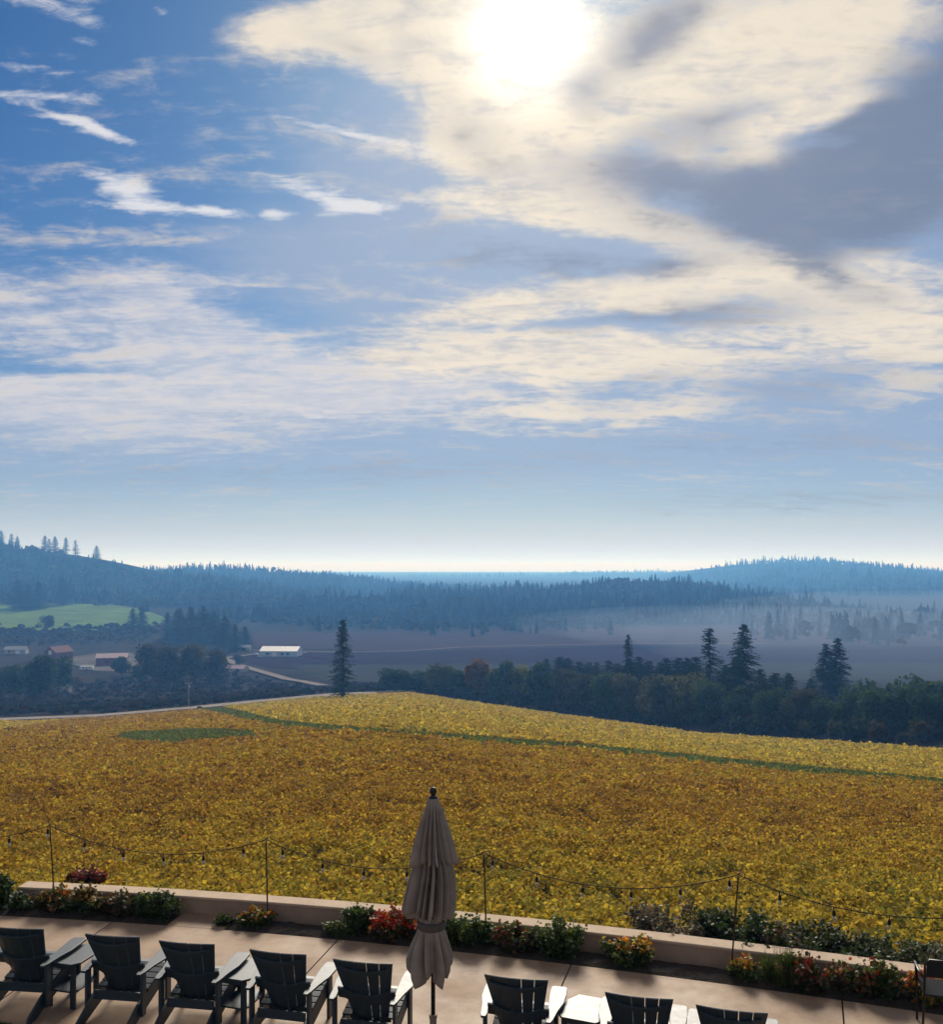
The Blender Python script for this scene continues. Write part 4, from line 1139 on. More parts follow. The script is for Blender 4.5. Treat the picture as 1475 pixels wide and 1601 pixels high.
def make_chair():
    o = empty('garden_chair'); P = MAT['poly']; bv = 0.004
    # back: five fan slats, reclined, slightly hollow
    yb, zb, yt, zt = -0.06, 0.20, -0.40, 0.99
    nS = 5; wb, wt = 0.37, 0.64
    L = math.hypot(yt - yb, zt - zb); dirv = np.array([0, (yt - yb) / L, (zt - zb) / L]); nv = np.array([0, -dirv[2], dirv[1]])
    nv = -nv if nv[1] > 0 else nv                      # points to the rear
    for i in range(nS):
        V = []; rows = 9; u0, u1 = i / nS, (i + 1) / nS
        for k in range(rows):
            t = k / (rows - 1)
            for u, sg in ((u0, 1), (u1, -1)):
                wd = wb + (wt - wb) * t; x = (u - 0.5) * wd + sg * [0.001, 0.001, 0.0025, 0.007, 0.006, 0.001][i + (0 if sg > 0 else 1)] / 2
                tl = t * (1 - 0.16 * (2 * u - 1) ** 2 * 0.45)
                hollow = 0.075 * (2 * (x / wd)) ** 2
                p = np.array([x, yb, zb]) + dirv * L * tl - nv * hollow
                for th in (0.0, 0.020): V.append(p + nv * th)
        q = []
        for k in range(rows - 1):
            a, b = 4 * k, 4 * k + 4
            q += [[a, a + 2, b + 2, b], [a + 1, b + 1, b + 3, a + 3], [a, b, b + 1, a + 1], [a + 2, a + 3, b + 3, b + 2]]
        e = 4 * (rows - 1); q += [[0, 1, 3, 2], [e, e + 2, e + 3, e + 1]]
        m = MB(); m.add(V, q); m.build('back_slat', P, o, bevel=bv)
    # curved rails behind the slats
    for t, hh, wd, nm in ((0.86, 0.055, 0.53, 'back_rail'), (0.44, 0.13, 0.62, 'back_rail'), (0.05, 0.07, 0.44, 'back_rail')):
        V = []; n = 9
        c0 = np.array([0, yb, zb]) + dirv * L * t
        for k in range(n):
            x = (k / (n - 1) - 0.5) * wd
            hol = 0.075 * (2 * x / (wb + (wt - wb) * t)) ** 2
            for a in (-hh / 2, hh / 2):
                for th in (0.022, 0.050): V.append(c0 + np.array([x, 0, 0]) - nv * min(hol, 0.075) + nv * th + dirv * a)
        q = []
        for k in range(n - 1):
            a, b = 4 * k, 4 * k + 4
            q += [[a, b, b + 2, a + 2], [a + 1, a + 3, b + 3, b + 1], [a, a + 1, b + 1, b], [a + 2, b + 2, b + 3, a + 3]]
        q += [[0, 2, 3, 1], [4 * n - 4, 4 * n - 3, 4 * n - 1, 4 * n - 2]]
        m = MB(); m.add(V, q); m.build(nm, P, o, bevel=bv)
    for s in (-1, 1):
        x = s * 0.285
        # long sloping stringer, seat front to rear foot
        m = MB(); m.prism([(0.42, 0.25), (0.44, 0.37), (0.30, 0.375), (-0.30, 0.21), (-0.56, 0.075), (-0.58, 0.0), (-0.44, 0.0), (-0.05, 0.15)], 'x', x - 0.014, x + 0.014)
        m.build('side_rail', P, o, bevel=bv)
        # front leg, rear post
        m = MB(); m.box((s * 0.317, 0.36, 0.27), (0.030, 0.105, 0.54)); m.build('front_leg', P, o, bevel=bv)
        m = MB(); m.box((s * 0.325, -0.245, 0.305), (0.032, 0.085, 0.47)); m.build('rear_post', P, o, bevel=bv)
        # paddle arm
        y = [-0.36, -0.30, -0.12, 0.06, 0.24, 0.39, 0.42]
        xi = [0.300, 0.290, 0.292, 0.272, 0.258, 0.258, 0.275]; xo = [0.345, 0.362, 0.385, 0.425, 0.432, 0.425, 0.40]
        zz = lambda v: 0.545 + 0.02 * (v + 0.3)
        pts = [(s * a, v, zz(v) + 0.024) for a, v in zip(xi, y)] + [(s * b, v, zz(v) + 0.024) for b, v in zip(reversed(xo), reversed(y))]
        if s > 0: pts = pts[::-1]
        V = np.array(pts); n = len(V); h = n // 2
        B = V - np.array([0, 0, 0.024]); q = [[i, (i + 1) % n, n + (i + 1) % n, n + i] for i in range(n)]
        for i in range(h - 1):
            q += [[i, n - 1 - i, n - 2 - i, i + 1], [n + i, n + i + 1, 2 * n - 2 - i, 2 * n - 1 - i]]
        m = MB(); m.add(np.concatenate([V, B]), q); m.build('arm_rest', P, o, bevel=bv)
    # seat slats follow the stringers
    for i in range(6):
        yy = 0.39 - i * 0.088; z = 0.392 + (yy - 0.30) * (0.165 / 0.60) if yy < 0.33 else 0.388
        ang = math.atan(0.165 / 0.60) if yy < 0.33 else -0.05
        ca, sa = math.cos(ang), math.sin(ang)
        m = MB(); m.box((0, yy, z), (0.598, 0.078, 0.022), [[1, 0, 0], [0, ca, -sa], [0, sa, ca]]); m.build('seat_slat', P, o, bevel=bv)
    m = MB(); m.box((0, 0.43, 0.27), (0.55, 0.022, 0.10)); m.build('front_apron', P, o, bevel=bv)
    m = MB(); m.box((0, -0.215, 0.255), (0.54, 0.026, 0.10)); m.build('rear_stretcher', P, o, bevel=bv)
    return o


def copy_tree(o, parent=None):
    c_ = o.copy(); COL.objects.link(c_); c_.parent = parent
    for ch in list(o.children):
        copy_tree(ch, c_)
    return c_


def by_px(px, py, z):
    Y = FPX * (CAMZ - z) / (py - HY); return (px - CX) / FPX * Y, Y


CH = [(22, 1451, 0, 'dark teal slatted garden chair, leftmost, cut by the picture edge'), (172, 1463, 0, 'dark teal slatted garden chair right of the leftmost small side table'),
      (289, 1474, 0, 'dark teal slatted garden chair, third from the left, just left of the second side table'), (432, 1489, 2, 'dark teal slatted garden chair right of the second side table'),
      (566, 1504, 0, 'dark teal slatted garden chair directly left of the folded umbrella'), (808, 1529, -1, 'dark teal slatted garden chair right of the umbrella, left of the right hand table'),
      (1001, 1558, 0, 'dark teal slatted garden chair right of the right hand side table'), (1147, 1579, 1, 'dark teal slatted garden chair, rightmost, only the top of its back in view')]
chair0 = make_chair(); first = True
for px, py, tw, lab in CH:
    X, Y = by_px(px - 3, py, 0.985)
    rz = math.atan(curb_slope(X)) + R(2 - tw)
    c_ = chair0 if first else copy_tree(chair0); first = False
    off = np.array([0.0, -0.40]); ca, sa = math.cos(rz), math.sin(rz)
    c_.location = (X - (off[0] * ca - off[1] * sa), Y - (off[0] * sa + off[1] * ca), 0)
    c_.rotation_euler = (0, 0, rz)
    tag(c_, lab, 'chair', 'row of garden chairs facing the vineyard')


def make_table():
    o = empty('side_table'); P = MAT['poly']
    out = [(-0.17, -0.28), (0.17, -0.28), (0.235, -0.20), (0.225, 0.10), (0.14, 0.27), (-0.14, 0.27), (-0.225, 0.10), (-0.235, -0.20)]
    slab_poly([(x, y, 0.525) for x, y in out], 0.024).build('table_top', P, o, bevel=0.004)
    slab_poly([(x * 0.80, y * 0.86, 0.20) for x, y in out], 0.02).build('shelf', P, o, bevel=0.004)
    for x, y in ((-0.155, -0.225), (0.155, -0.225), (-0.125, 0.215), (0.125, 0.215)):
        m = MB(); m.box((x, y, 0.25), (0.062, 0.034, 0.498)); m.build('leg', P, o, bevel=0.004)
    for y in (-0.225, 0.215):
        m = MB(); m.box((0, y, 0.47), (0.235, 0.026, 0.05)); m.build('rail', P, o, bevel=0.003)
    return o


t0 = make_table()
for i, (px, py, lab) in enumerate([(122, 1490, 'small side table between the leftmost two chairs'), (384, 1513, 'small side table between the third and fourth chairs'), (921, 1575, 'small pale gleaming side table right of the umbrella')]):
    X, Y = by_px(px - 5, py, 0.525); c_ = t0 if i == 0 else copy_tree(t0)
    c_.location = (X, Y, 0); c_.rotation_euler = (0, 0, math.atan(curb_slope(X)) + R(-6))
    tag(c_, lab, 'table', 'side tables between the garden chairs')

# ------------------------------------------------------------------ folded umbrella
def mat_fabric():
    m, nt, p = mat_new('taupe_canvas'); L = nt.links.new
    tc = nt.nodes.new('ShaderNodeTexCoord'); nz = nt.nodes.new('ShaderNodeTexNoise'); L(tc.outputs['Object'], nz.inputs['Vector']); nz.inputs['Scale'].default_value = 9; nz.inputs['Detail'].default_value = 8
    rp = nt.nodes.new('ShaderNodeValToRGB'); L(nz.outputs[0], rp.inputs[0]); rp.color_ramp.elements[0].position = 0.3; rp.color_ramp.elements[1].position = 0.7
    rp.color_ramp.elements[0].color = (0.24, 0.212, 0.192, 1); rp.color_ramp.elements[1].color = (0.33, 0.295, 0.265, 1)
    wv = nt.nodes.new('ShaderNodeTexNoise'); L(tc.outputs['Object'], wv.inputs['Vector']); wv.inputs['Scale'].default_value = 260
    b = nt.nodes.new('ShaderNodeBump'); b.inputs['Strength'].default_value = 0.3; b.inputs['Distance'].default_value = 0.003
    L(wv.outputs[0], b.inputs['Height']); L(b.outputs[0], p.inputs['Normal'])
    L(rp.outputs[0], p.inputs['Base Color']); p.inputs['Roughness'].default_value = 0.9; p.inputs['Specular IOR Level'].default_value = 0.15
    tr = nt.nodes.new('ShaderNodeBsdfTranslucent'); L(rp.outputs[0], tr.inputs[0])
    mx = nt.nodes.new('ShaderNodeMixShader'); mx.inputs[0].default_value = 0.12; L(p.outputs[0], mx.inputs[1]); L(tr.outputs[0], mx.inputs[2]); L(mx.outputs[0], nt.nodes['Material Output'].inputs[0])
    return m


MAT['fabric'] = mat_fabric()
MAT['dark_metal'] = mat_plain('dark_metal', (0.018, 0.016, 0.016), 0.4, 0.1, 12, metallic=0.3)
MAT['stone'] = mat_plain('umbrella_base', (0.19, 0.155, 0.12), 0.7, 0.2, 14, 0.3)
MAT['finial'] = mat_plain('finial_black', (0.012, 0.012, 0.014), 0.3, 0.1, 10)

UX, UY = (677.5 - CX) / FPX * 9.3, 9.3
um = empty('umbrella', (UX, UY, 0))


def pleated(name, prof, npl, seed, hem=0.0, nth=168, fold=None, lean=None):
    """prof rows of (radius, z, pleat depth); pleats are sharp, uneven folds"""
    r = np.random.default_rng(seed)
    ph = np.sort((np.arange(npl) + r.uniform(-0.30, 0.30, npl)) / npl * 2 * math.pi)
    amp = r.uniform(0.55, 1.15, npl); hemv = r.uniform(-1, 1, npl); out = r.uniform(0.85, 1.15, npl); skew = r.uniform(-0.25, 0.25, npl)
    th = np.linspace(0, 2 * math.pi, nth, endpoint=False)
    dd = (th[:, None] - ph[None] + math.pi) % (2 * math.pi) - math.pi
    w = 2 * math.pi / npl
    j = np.argmin(np.abs(dd), 1); dj = dd[np.arange(nth), j] / (w / 2)
    crest = np.clip(1 - np.abs(dj + skew[j] * (1 - np.abs(dj))) ** 1.3, 0, 1)
    V = []
    z0, z1 = prof[0][1], prof[-1][1]
    for k, (rad, z, dp) in enumerate(prof):
        t = k / (len(prof) - 1)
        rr = rad * (1 - 1.12 * dp + 1.12 * dp * (crest * amp[j] + 0.16)) * (1 + (out[j] - 1) * min(1, dp * 2))
        tw = 0.10 * math.sin(3 * t + seed)
        zz = z + hem * t ** 3 * (hemv[j] + 0.5 * (1 - crest))
        cx, cyy = (lean(z) if lean else (0, 0))
        V.append(np.stack([cx + rr * np.cos(th + tw), cyy + rr * np.sin(th + tw), zz], 1))
    V = np.concatenate(V); q = []
    for k in range(len(prof) - 1):
        for a in range(nth): q.append([k * nth + a, (k + 1) * nth + a, (k + 1) * nth + (a + 1) % nth, k * nth + (a + 1) % nth])
    m = MB(); m.add(V, q)
    o = m.build(name, MAT['fabric'], um, smooth=True)
    s = o.modifiers.new('thick', 'SOLIDIFY'); s.thickness = 0.004
    return o


def dense(rows, n):
    rows = np.array(rows, float); t = np.linspace(0, len(rows) - 1, n); i = np.arange(len(rows))
    return [tuple(np.interp(a, i, rows[:, c_]) for c_ in range(3)) for a in t]


lean = lambda z: (-0.045 * max(0, min(1, (2.0 - z) / 0.4)) if z > 1.55 else -0.015, 0)
pleated('vent_flap', dense([(0.052, 2.715, 0.05), (0.068, 2.66, 0.15), (0.105, 2.52, 0.50), (0.148, 2.36, 0.56), (0.185, 2.20, 0.58), (0.205, 2.08, 0.58)], 18), 15, 3, 0.04, nth=360)
pleated('canopy', dense([(0.045, 2.66, 0.1), (0.090, 2.40, 0.5), (0.145, 2.16, 0.66), (0.205, 1.95, 0.68), (0.232, 1.76, 0.62), (0.242, 1.66, 0.60), (0.236, 1.60, 0.58), (0.215, 1.555, 0.52)], 26), 17, 12, 0.055, nth=408, lean=lean)
pleated('canopy_skirt', dense([(0.128, 1.56, 0.15), (0.125, 1.46, 0.15), (0.150, 1.40, 0.30), (0.205, 1.28, 0.60), (0.248, 1.15, 0.66), (0.245, 1.05, 0.66), (0.205, 0.965, 0.60)], 22), 11, 5, 0.07, nth=308, lean=lambda z: (-0.018, 0))
m = MB(); m.lathe([(0.131, 1.515), (0.140, 1.500), (0.140, 1.455), (0.131, 1.440)], 32); tie = m.build('tie_strap', mat_plain('strap', (0.085, 0.075, 0.07), 0.9, 0.15, 30), um, smooth=True, loc=(-0.016, 0, 0))
tie.modifiers.new('thick', 'SOLIDIFY').thickness = 0.004
m = MB(); m.tube([(0, 0, 0.40), (0, 0, 2.72)], 0.021, 16); m.build('pole', MAT['dark_metal'], um, smooth=True)
m = MB(); m.lathe([(0.001, 2.70), (0.045, 2.705), (0.047, 2.725), (0.024, 2.735), (0.020, 2.748), (0.030, 2.758), (0.038, 2.780), (0.034, 2.803), (0.020, 2.817), (0.001, 2.822)], 20); m.build('finial', MAT['finial'], um, smooth=True)
m = MB(); m.lathe([(0.001, 0.0), (0.26, 0.0), (0.27, 0.02), (0.26, 0.06), (0.20, 0.09), (0.06, 0.11), (0.034, 0.13), (0.034, 0.54), (0.040, 0.55), (0.040, 0.585), (0.022, 0.587), (0.001, 0.587)], 28); m.build('base', MAT['stone'], um, smooth=False, bevel=0.003)
tag(um, 'closed taupe market umbrella tied round its pole on the terrace', 'umbrella')

# ------------------------------------------------------------------ string lights
MAT['rust_steel'] = mat_plain('rusty_steel', (0.055, 0.035, 0.028), 0.7, 0.3, 25, metallic=0.3)
MAT['cable'] = mat_plain('black_cable', (0.012, 0.012, 0.012), 0.9, 0.1, 10)
mg, nt_, pg = mat_new('bulb_glass'); pg.inputs['Base Color'].default_value = (0.62, 0.58, 0.50, 1); pg.inputs['Roughness'].default_value = 0.12; pg.inputs['Transmission Weight'].default_value = 0.8; pg.inputs['IOR'].default_value = 1.3
MAT['bulb'] = mg

POSTS = [(-265, 1272, -8, 'post out of frame left'), (78, 1292, 8, 'thin rusty post of the string lights, first from the left'), (416, 1314, 3, 'thin rusty post of the string lights left of the umbrella'),
         (757, 1335, 4, 'thin rusty post of the string lights right of the umbrella'), (1155, 1369, -12, 'thin rusty post of the string lights, first from the right'), (1640, 1418, 0, 'post out of frame right')]
tops = []
for px, py, lean_px, lab in POSTS:
    X = (px - CX) / FPX * 13
    for _ in range(6):
        q = edge_pt(X, -0.36); Y = q[1]; X = (px - CX) / FPX * Y
    zt = z_of(py, Y); tops.append(np.array([X, Y, zt]))
    if 'out of frame' in lab: continue
    b = np.array([X + lean_px / FPX * Y, Y, -0.03]) ; po = empty('light_post', b)
    m = MB(); m.tube([(0, 0, 0), tuple(tops[-1] - b)], [0.011, 0.010], 8); m.build('rod', MAT['rust_steel'], po)
    tp = tops[-1] - b
    m = MB(); m.tube([tp + (-0.03, 0, -0.005), tp + (0.0, -0.012, 0.035), tp + (0.05, 0, 0.045), tp + (0.085, 0.0, 0.015), tp + (0.075, 0, -0.03)], 0.006, 6); m.build('hook', MAT['rust_steel'], po)
    m = MB(); m.lathe([(0.001, 0.0), (0.018, 0.0), (0.018, 0.012), (0.009, 0.014)], 8); m.build('foot_collar', MAT['rust_steel'], po)
    tag(po, lab, 'post', 'posts of the string lights')
st = empty('string_lights', tops[2])
cab = MB(); org = tops[2]; path = []
for a, b in zip(tops[:-1], tops[1:]):
    Ls = np.linalg.norm(b - a); sag = 0.030 * Ls ** 1.6 if Ls < 5 else 0.36
    sag = 0.30 if Ls < 3.6 else 0.42
    for t in np.linspace(0, 1, 40, endpoint=False): path.append(a + (b - a) * t + np.array([0, 0, -4 * sag * t * (1 - t)]) + np.array([0, 0, 0.012]))
path.append(tops[-1]); path = np.array(path)
cab.tube(path - org, 0.0062, 6); cab.build('cable', MAT['cable'], st)
sm = MB(); sm.tube([(0, 0, 0), (0, 0, -0.045), (0, 0, -0.046), (0, 0, -0.105)], [0.006, 0.006, 0.017, 0.020], 10); sock_me = sm.mesh('socket', MAT['cable'])
gm = MB(); gm.lathe([(0.012, 0.0), (0.014, -0.010), (0.022, -0.030), (0.025, -0.044), (0.020, -0.060), (0.009, -0.069), (0.001, -0.071)], 12); bulb_me = gm.mesh('bulb', MAT['bulb'], True)
seg = np.concatenate([[0], np.cumsum(np.linalg.norm(np.diff(path, axis=0), axis=1))])
for s_ in np.arange(0.42, seg[-1], 0.615):
    q = np.array([np.interp(s_, seg, path[:, c_]) for c_ in range(3)])
    ppx = CX + FPX * q[0] / q[1]
    if ppx < -40 or ppx > 1520: continue
    so = link('socket', sock_me, st, tuple(q - org), (random.uniform(-.1, .1), random.uniform(-.1, .1), 0)); link('bulb', bulb_me, so, (0, 0, -0.100))
tag(st, 'black festoon cable with clear bulbs strung between the thin posts', 'string lights')

# ------------------------------------------------------------------ plants in and behind the bed
def shrub(name, px, w, h, cols, label, off=-0.26, n=900, size=0.042, group='shrubs in the bed along the low wall', base=None, tips=None, cat='shrub', flat=0.8, depth=None, spiky=False, X=None):
    """loose shrub: stems plus leaves spread through its volume; tips = colour of the outer leaves"""
    if off > -0.6: w *= 1.25; h *= 1.12; n = int(n * 1.6)
    else: h *= 1.3; n = int(n * 1.25)
    if X is None:
        X = (px - CX) / FPX * 12.5
        for _ in range(6):
            q = edge_pt(X, off); X = (px - CX) / FPX * q[1]
    q = edge_pt(X, off); z = float(terrain(q[0], q[1])) if off < -0.9 else 0.0
    if base is not None: z = base
    r = np.random.default_rng(int(abs(px) * 7 + 11)); dp = depth or w * 0.62
    o = empty(name, (q[0], q[1], z), math.atan(curb_slope(X)))
    st_ = MB(); P = []; C = []; nst = 9 + int(w * 10)
    cols = np.array(cols)
    tipsxy = []
    for i in range(nst):
        a = r.uniform(0, 2 * math.pi); rr = math.sqrt(r.random())
        e = np.array([rr * math.cos(a) * w / 2, rr * math.sin(a) * dp / 2, h * (1 - flat * 0.55 * rr ** 2) * r.uniform(0.62, 1.1)])
        b = np.array([e[0] * 0.45, e[1] * 0.45, -0.02]); mid_ = (b + e) / 2 + r.normal(size=3) * 0.02
        st_.tube([b, mid_, e], [0.006, 0.004, 0.002], 4); tipsxy.append((b, mid_, e))
    for i in range(n):
        b, md, e = tipsxy[r.integers(0, nst)]
        t = r.random() ** 0.6; p = (1 - t) ** 2 * b + 2 * t * (1 - t) * md + t * t * e
        p = p + r.normal(size=3) * np.array([0.045, 0.045, 0.035]) * (0.6 + 0.5 * w); p[2] = max(p[2], 0.01)
        c0 = cols[r.integers(0, len(cols))]
        if tips is not None and p[2] > h * 0.52 and r.random() < 0.72: c0 = np.array(tips[r.integers(0, len(tips))])
        P.append(p); C.append(c0 * r.uniform(0.6, 1.35))
    P = np.array(P)
    if spiky:
        dd = r.normal(size=(n, 3)) * 0.45 + np.array([0, 0, 1]); dd /= np.linalg.norm(dd, axis=1)[:, None]; sd = np.cross(dd, r.normal(size=(n, 3))); sd /= np.linalg.norm(sd, axis=1)[:, None]
        L_ = (size * r.uniform(2.0, 4.5, n))[:, None]
        V = np.stack([P - sd * 0.006, P + sd * 0.006, P + dd * L_], 1).reshape(-1, 3); F = np.arange(3 * n).reshape(-1, 3)
    else:
        V, F = leaf_faces(P, size * r.uniform(0.6, 1.5, n), 0.4, True, r)
    st_.build('stems', MAT['bark'], o); link('foliage', make_mesh('foliage', V, F, MAT['shrub_leaf'], np.array(C)), o)
    return tag(o, label, cat, group)


G1 = [(0.035, 0.065, 0.018), (0.05, 0.08, 0.022), (0.025, 0.05, 0.018)]; G2 = [(0.07, 0.11, 0.025), (0.05, 0.09, 0.02), (0.10, 0.12, 0.03)]
RD = [(0.42, 0.035, 0.02), (0.50, 0.07, 0.03), (0.30, 0.03, 0.02)]; ORG = [(0.42, 0.14, 0.02), (0.45, 0.22, 0.03), (0.30, 0.08, 0.02)]; YL = [(0.36, 0.28, 0.04), (0.40, 0.20, 0.03), (0.22, 0.20, 0.04)]
BR = [(0.16, 0.07, 0.035), (0.12, 0.05, 0.03), (0.10, 0.07, 0.03)]; PK = [(0.16, 0.10, 0.085), (0.12, 0.085, 0.07), (0.20, 0.14, 0.11)]; GR = [(0.09, 0.11, 0.06), (0.06, 0.08, 0.04), (0.12, 0.12, 0.085)]
shrub('shrub', -8, 0.55, 0.46, G1, 'dark green shrub cut by the left picture edge at the end of the wall', n=1300)
shrub('shrub', 85, 0.48, 0.33, G1 + BR, 'low shrub with orange tips at the foot of the leftmost light post', tips=ORG + G2, n=1000)
shrub('shrub', 128, 0.50, 0.36, G1 + G2, 'yellowish green low shrub beside the leftmost light post', tips=YL + BR, n=1000)
shrub('shrub', 180, 0.50, 0.32, G1 + BR, 'brown tipped low shrub in the middle of the left bed', tips=BR + G2, n=1000)
shrub('shrub', 238, 0.58, 0.40, G1 + G2, 'bushy green shrub at the right end of the left bed', tips=G2 + G1, n=1500)
shrub('shrub', 30, 0.40, 0.20, G1, 'low dark ground plant in front of the left end of the wall', n=500)
shrub('shrub', 398, 0.42, 0.22, G2 + G1, 'small yellow green plant with orange tips by the second light post', tips=YL + ORG, n=700)
shrub('shrub', 345, 0.22, 0.10, G1, 'tiny dark plant at the left end of the long bed', n=200, off=-0.2)
shrub('shrub', 553, 0.42, 0.36, G1 + G2, 'green shrub left of the red shrub', tips=G1 + G2, n=1100)
shrub('shrub', 520, 0.26, 0.16, G2, 'tiny bright green plant at the foot of the green shrub left of the red one', n=300, off=-0.16)
shrub('shrub', 615, 0.66, 0.32, G1 + BR, 'bright red shrub just left of the umbrella', tips=RD + RD + ORG[:1], n=1700)
shrub('shrub', 722, 0.52, 0.38, G1 + G2, 'bushy green shrub just right of the umbrella', tips=G2, n=1300)
shrub('shrub', 798, 0.52, 0.32, G1 + BR, 'low reddish brown shrub right of the third light post', tips=BR + RD[2:] + G2, n=1100)
shrub('shrub', 868, 0.66, 0.42, G1 + G2, 'large green shrub left of the gap in the bed', tips=G2, n=1700)
shrub('shrub', 973, 0.50, 0.34, G1 + G2, 'yellow and orange shrub standing alone against the wall', tips=YL + ORG[:1], n=1200)
shrub('shrub', 1160, 0.26, 0.26, G2, 'small orange topped plant beside the rightmost light post', tips=ORG + YL, n=450, off=-0.22)
shrub('grass_tuft', 1222, 0.50, 0.30, G2, 'tuft of bright green grassy leaves at the left of the right hand shrubs', n=900, spiky=True, size=0.045)
shrub('shrub', 1248, 0.52, 0.34, G1 + BR, 'dark red topped shrub right of the grassy tuft', tips=RD[2:] + RD[:1] + BR, n=1300, off=-0.20)
shrub('shrub', 1320, 0.46, 0.34, G1 + BR, 'rusty green shrub in the middle of the right hand shrubs', tips=BR + G2 + ORG[2:], n=1100)
shrub('shrub', 1362, 0.40, 0.38, G1 + G2, 'green shrub with red leaves near the right end of the bed', tips=RD[:1] + G2 + YL[2:], n=1000)
shrub('shrub', 1442, 0.42, 0.34, G1 + YL, 'orange and red shrub at the right picture edge', tips=ORG + RD[:1], n=1000)
# beyond the wall
grp = 'shrubs growing on the bank behind the wall'
shrub('sedum', 118, 0.75, 0.11, BR, 'dark red sedum clump just behind the wall on the left', off=-1.15, tips=[(0.20, 0.03, 0.03), (0.26, 0.06, 0.05)], n=900, group=grp, base=0.14, depth=0.35, size=0.045)
shrub('shrub', 1010, 1.35, 0.27, PK + GR, 'pinkish brown twiggy shrub spilling over the wall', off=-1.35, n=3200, group=grp, base=-0.02, size=0.042, flat=0.5, depth=1.2)
shrub('shrub', 1118, 1.35, 0.36, G1 + [(0.03, 0.05, 0.03)], 'dark glossy green shrub behind the rightmost light post', off=-1.25, n=3800, group=grp, base=-0.06, size=0.045, flat=0.5, depth=1.2)
shrub('shrub', 1180, 0.55, 0.36, PK + GR, 'thin pink brown shrub beside the dark glossy shrub', off=-1.1, n=1000, group=grp, base=-0.04, size=0.03)
shrub('shrub', 1250, 1.35, 0.24, GR + G1, 'grey green shrub on the bank, left of three', off=-1.3, n=3200, group=grp, base=-0.02, size=0.042, flat=0.5, depth=1.2)
shrub('shrub', 1350, 1.35, 0.24, GR + G1, 'grey green shrub on the bank, middle of three', off=-1.25, n=3200, group=grp, base=-0.02, size=0.042, flat=0.5, depth=1.2)
shrub('shrub', 1450, 1.35, 0.24, GR + G1 + PK, 'grey green shrub on the bank, right of three, at the picture edge', off=-1.25, n=3200, group=grp, base=-0.02, size=0.042, flat=0.5, depth=1.2)

# ------------------------------------------------------------------ black metal chair at the right picture edge
X, Y = by_px(1455, 1499, 0.86)
MAT['mesh_sling'] = mat_plain('dark_sling', (0.02, 0.022, 0.024), 0.9, 0.15, 60, spec=0.05)
mc = empty('metal_chair', (X + 0.24, Y + 0.16, 0), R(-16)); D = MAT['dark_metal']
fr = [(-0.24, -0.10, 0.0), (-0.235, -0.16, 0.44), (-0.24, -0.24, 0.80), (-0.20, -0.25, 0.86), (0.20, -0.25, 0.86), (0.24, -0.24, 0.80), (0.235, -0.16, 0.44), (0.24, -0.10, 0.0)]
m = MB(); m.tube(fr, 0.013, 8); m.build('back_frame', D, mc, smooth=True)
for s in (-1, 1):
    m = MB(); m.tube([(s * 0.235, 0.26, 0.0), (s * 0.24, 0.25, 0.44)], 0.013, 8); m.build('front_leg', D, mc)
    m = MB(); m.tube([(s * 0.24, -0.19, 0.64), (s * 0.27, -0.05, 0.66), (s * 0.27, 0.18, 0.66), (s * 0.25, 0.24, 0.62), (s * 0.24, 0.25, 0.44)], 0.016, 8); m.build('arm_rest', D, mc, smooth=True)
m = MB(); m.box((0, 0.05, 0.452), (0.47, 0.44, 0.022)); m.build('seat', MAT['mesh_sling'], mc, bevel=0.006)
m = MB(); V = [(-0.222, -0.236, 0.845), (0.222, -0.236, 0.845), (0.222, -0.19, 0.66), (-0.222, -0.19, 0.66)]; slab_poly(V, 0.008).build('back_panel', MAT['mesh_sling'], mc)
tag(mc, 'black metal armchair at the right picture edge, back to the viewer', 'chair')

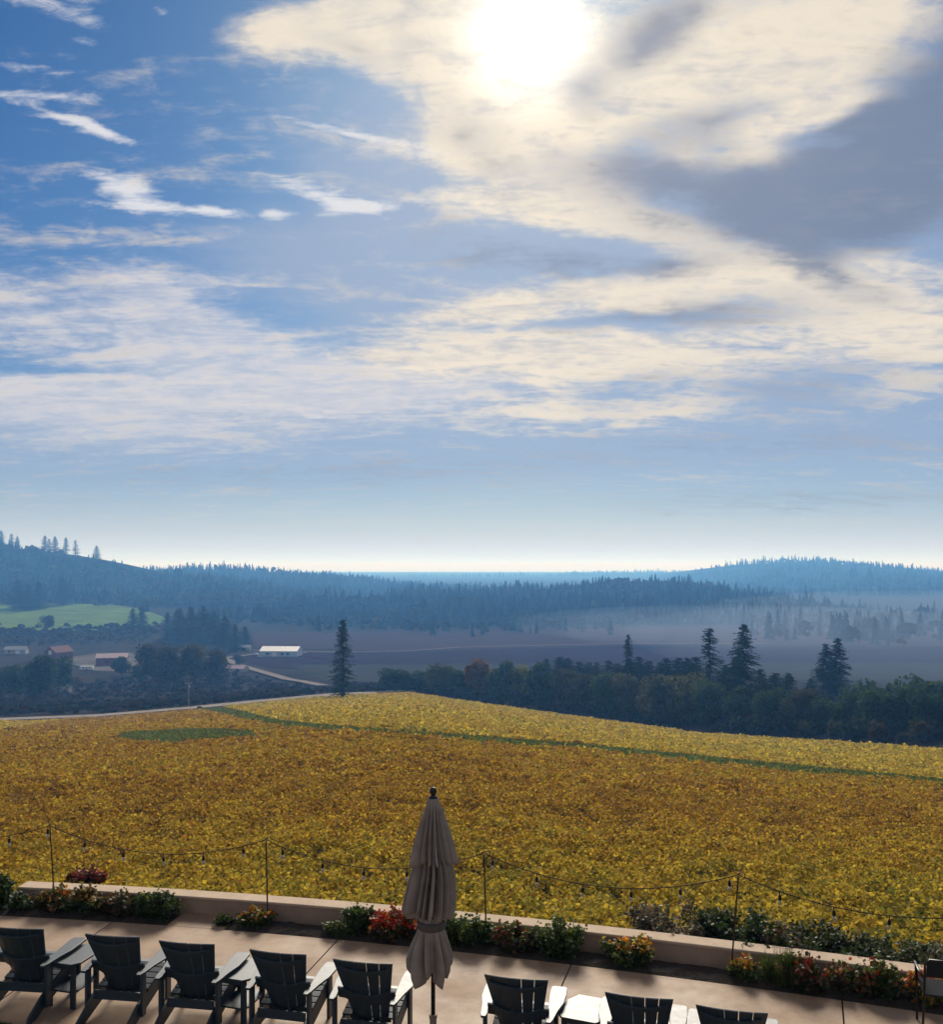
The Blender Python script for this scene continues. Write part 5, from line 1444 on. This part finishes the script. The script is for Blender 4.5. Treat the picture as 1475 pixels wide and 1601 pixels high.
# ================================================================== haze
hz = MB(); zlo, zhi = -66 + CAMZ - 6, CAMZ + 74
hz.box((0, 18000, (zlo + zhi) / 2), (58000, 46000, zhi - zlo))
mh = bpy.data.materials.new('haze_air'); mh.use_nodes = True; nt_ = mh.node_tree; nt_.nodes.clear()
ou = nt_.nodes.new('ShaderNodeOutputMaterial'); pv = nt_.nodes.new('ShaderNodeVolumePrincipled')
pv.inputs['Color'].default_value = (*HAZE_COLOUR, 1); pv.inputs['Density'].default_value = HAZE_DENSITY
pv.inputs['Absorption Color'].default_value = (1, 1, 1, 1); pv.inputs['Anisotropy'].default_value = 0.25
nt_.links.new(pv.outputs[0], ou.inputs['Volume'])
tag(hz.build('haze', mh), 'pale blue haze filling the valley', 'haze', kind='stuff')

# banks of smoky mist lying in the valley on the right
mm = bpy.data.materials.new('mist_air'); mm.use_nodes = True; nt_ = mm.node_tree; nt_.nodes.clear()
ou = nt_.nodes.new('ShaderNodeOutputMaterial'); pv = nt_.nodes.new('ShaderNodeVolumePrincipled')
pv.inputs['Color'].default_value = (0.50, 0.64, 0.86, 1); pv.inputs['Density'].default_value = 1 / 2600.0
pv.inputs['Absorption Color'].default_value = (1, 1, 1, 1); pv.inputs['Anisotropy'].default_value = 0.2
nt_.links.new(pv.outputs[0], ou.inputs['Volume'])
for px, py, Y, rx, ry, rz_, lab in [(1330, 1000, 640, 150, 260, 20, 'bank of pale mist over the ploughed fields on the right'), (1180, 975, 900, 240, 220, 16, 'thin mist in front of the foot of the right hills'),
                                    (1450, 960, 1050, 260, 260, 26, 'mist at the far right before the conifer belt'), (960, 985, 850, 45, 90, 15, 'small puff of smoke rising left of the tall conifers'),
                                    (760, 887, 10500, 16000, 4300, 46, 'pale mist over the far plain at the horizon')]:
    m = MB(); n = 20; prof = [(max(0.001, math.sin(math.pi * k / 14)), -math.cos(math.pi * k / 14)) for k in range(15)]
    m.lathe(prof, n); o = m.build('mist', mm, None, True, ((px - CX) / FPX * Y, Y, z_of(py, Y)))
    if Y > 5000:
        m2 = mm.copy(); m2.name = 'far_mist_air'; n2 = [q for q in m2.node_tree.nodes if q.type == 'PRINCIPLED_VOLUME'][0]
        n2.inputs['Color'].default_value = (0.80, 0.86, 0.92, 1); n2.inputs['Density'].default_value = 1 / 1600.0
        o.data.materials[0] = m2
    o.scale = (rx, ry, rz_); tag(o, lab, 'mist', kind='stuff')
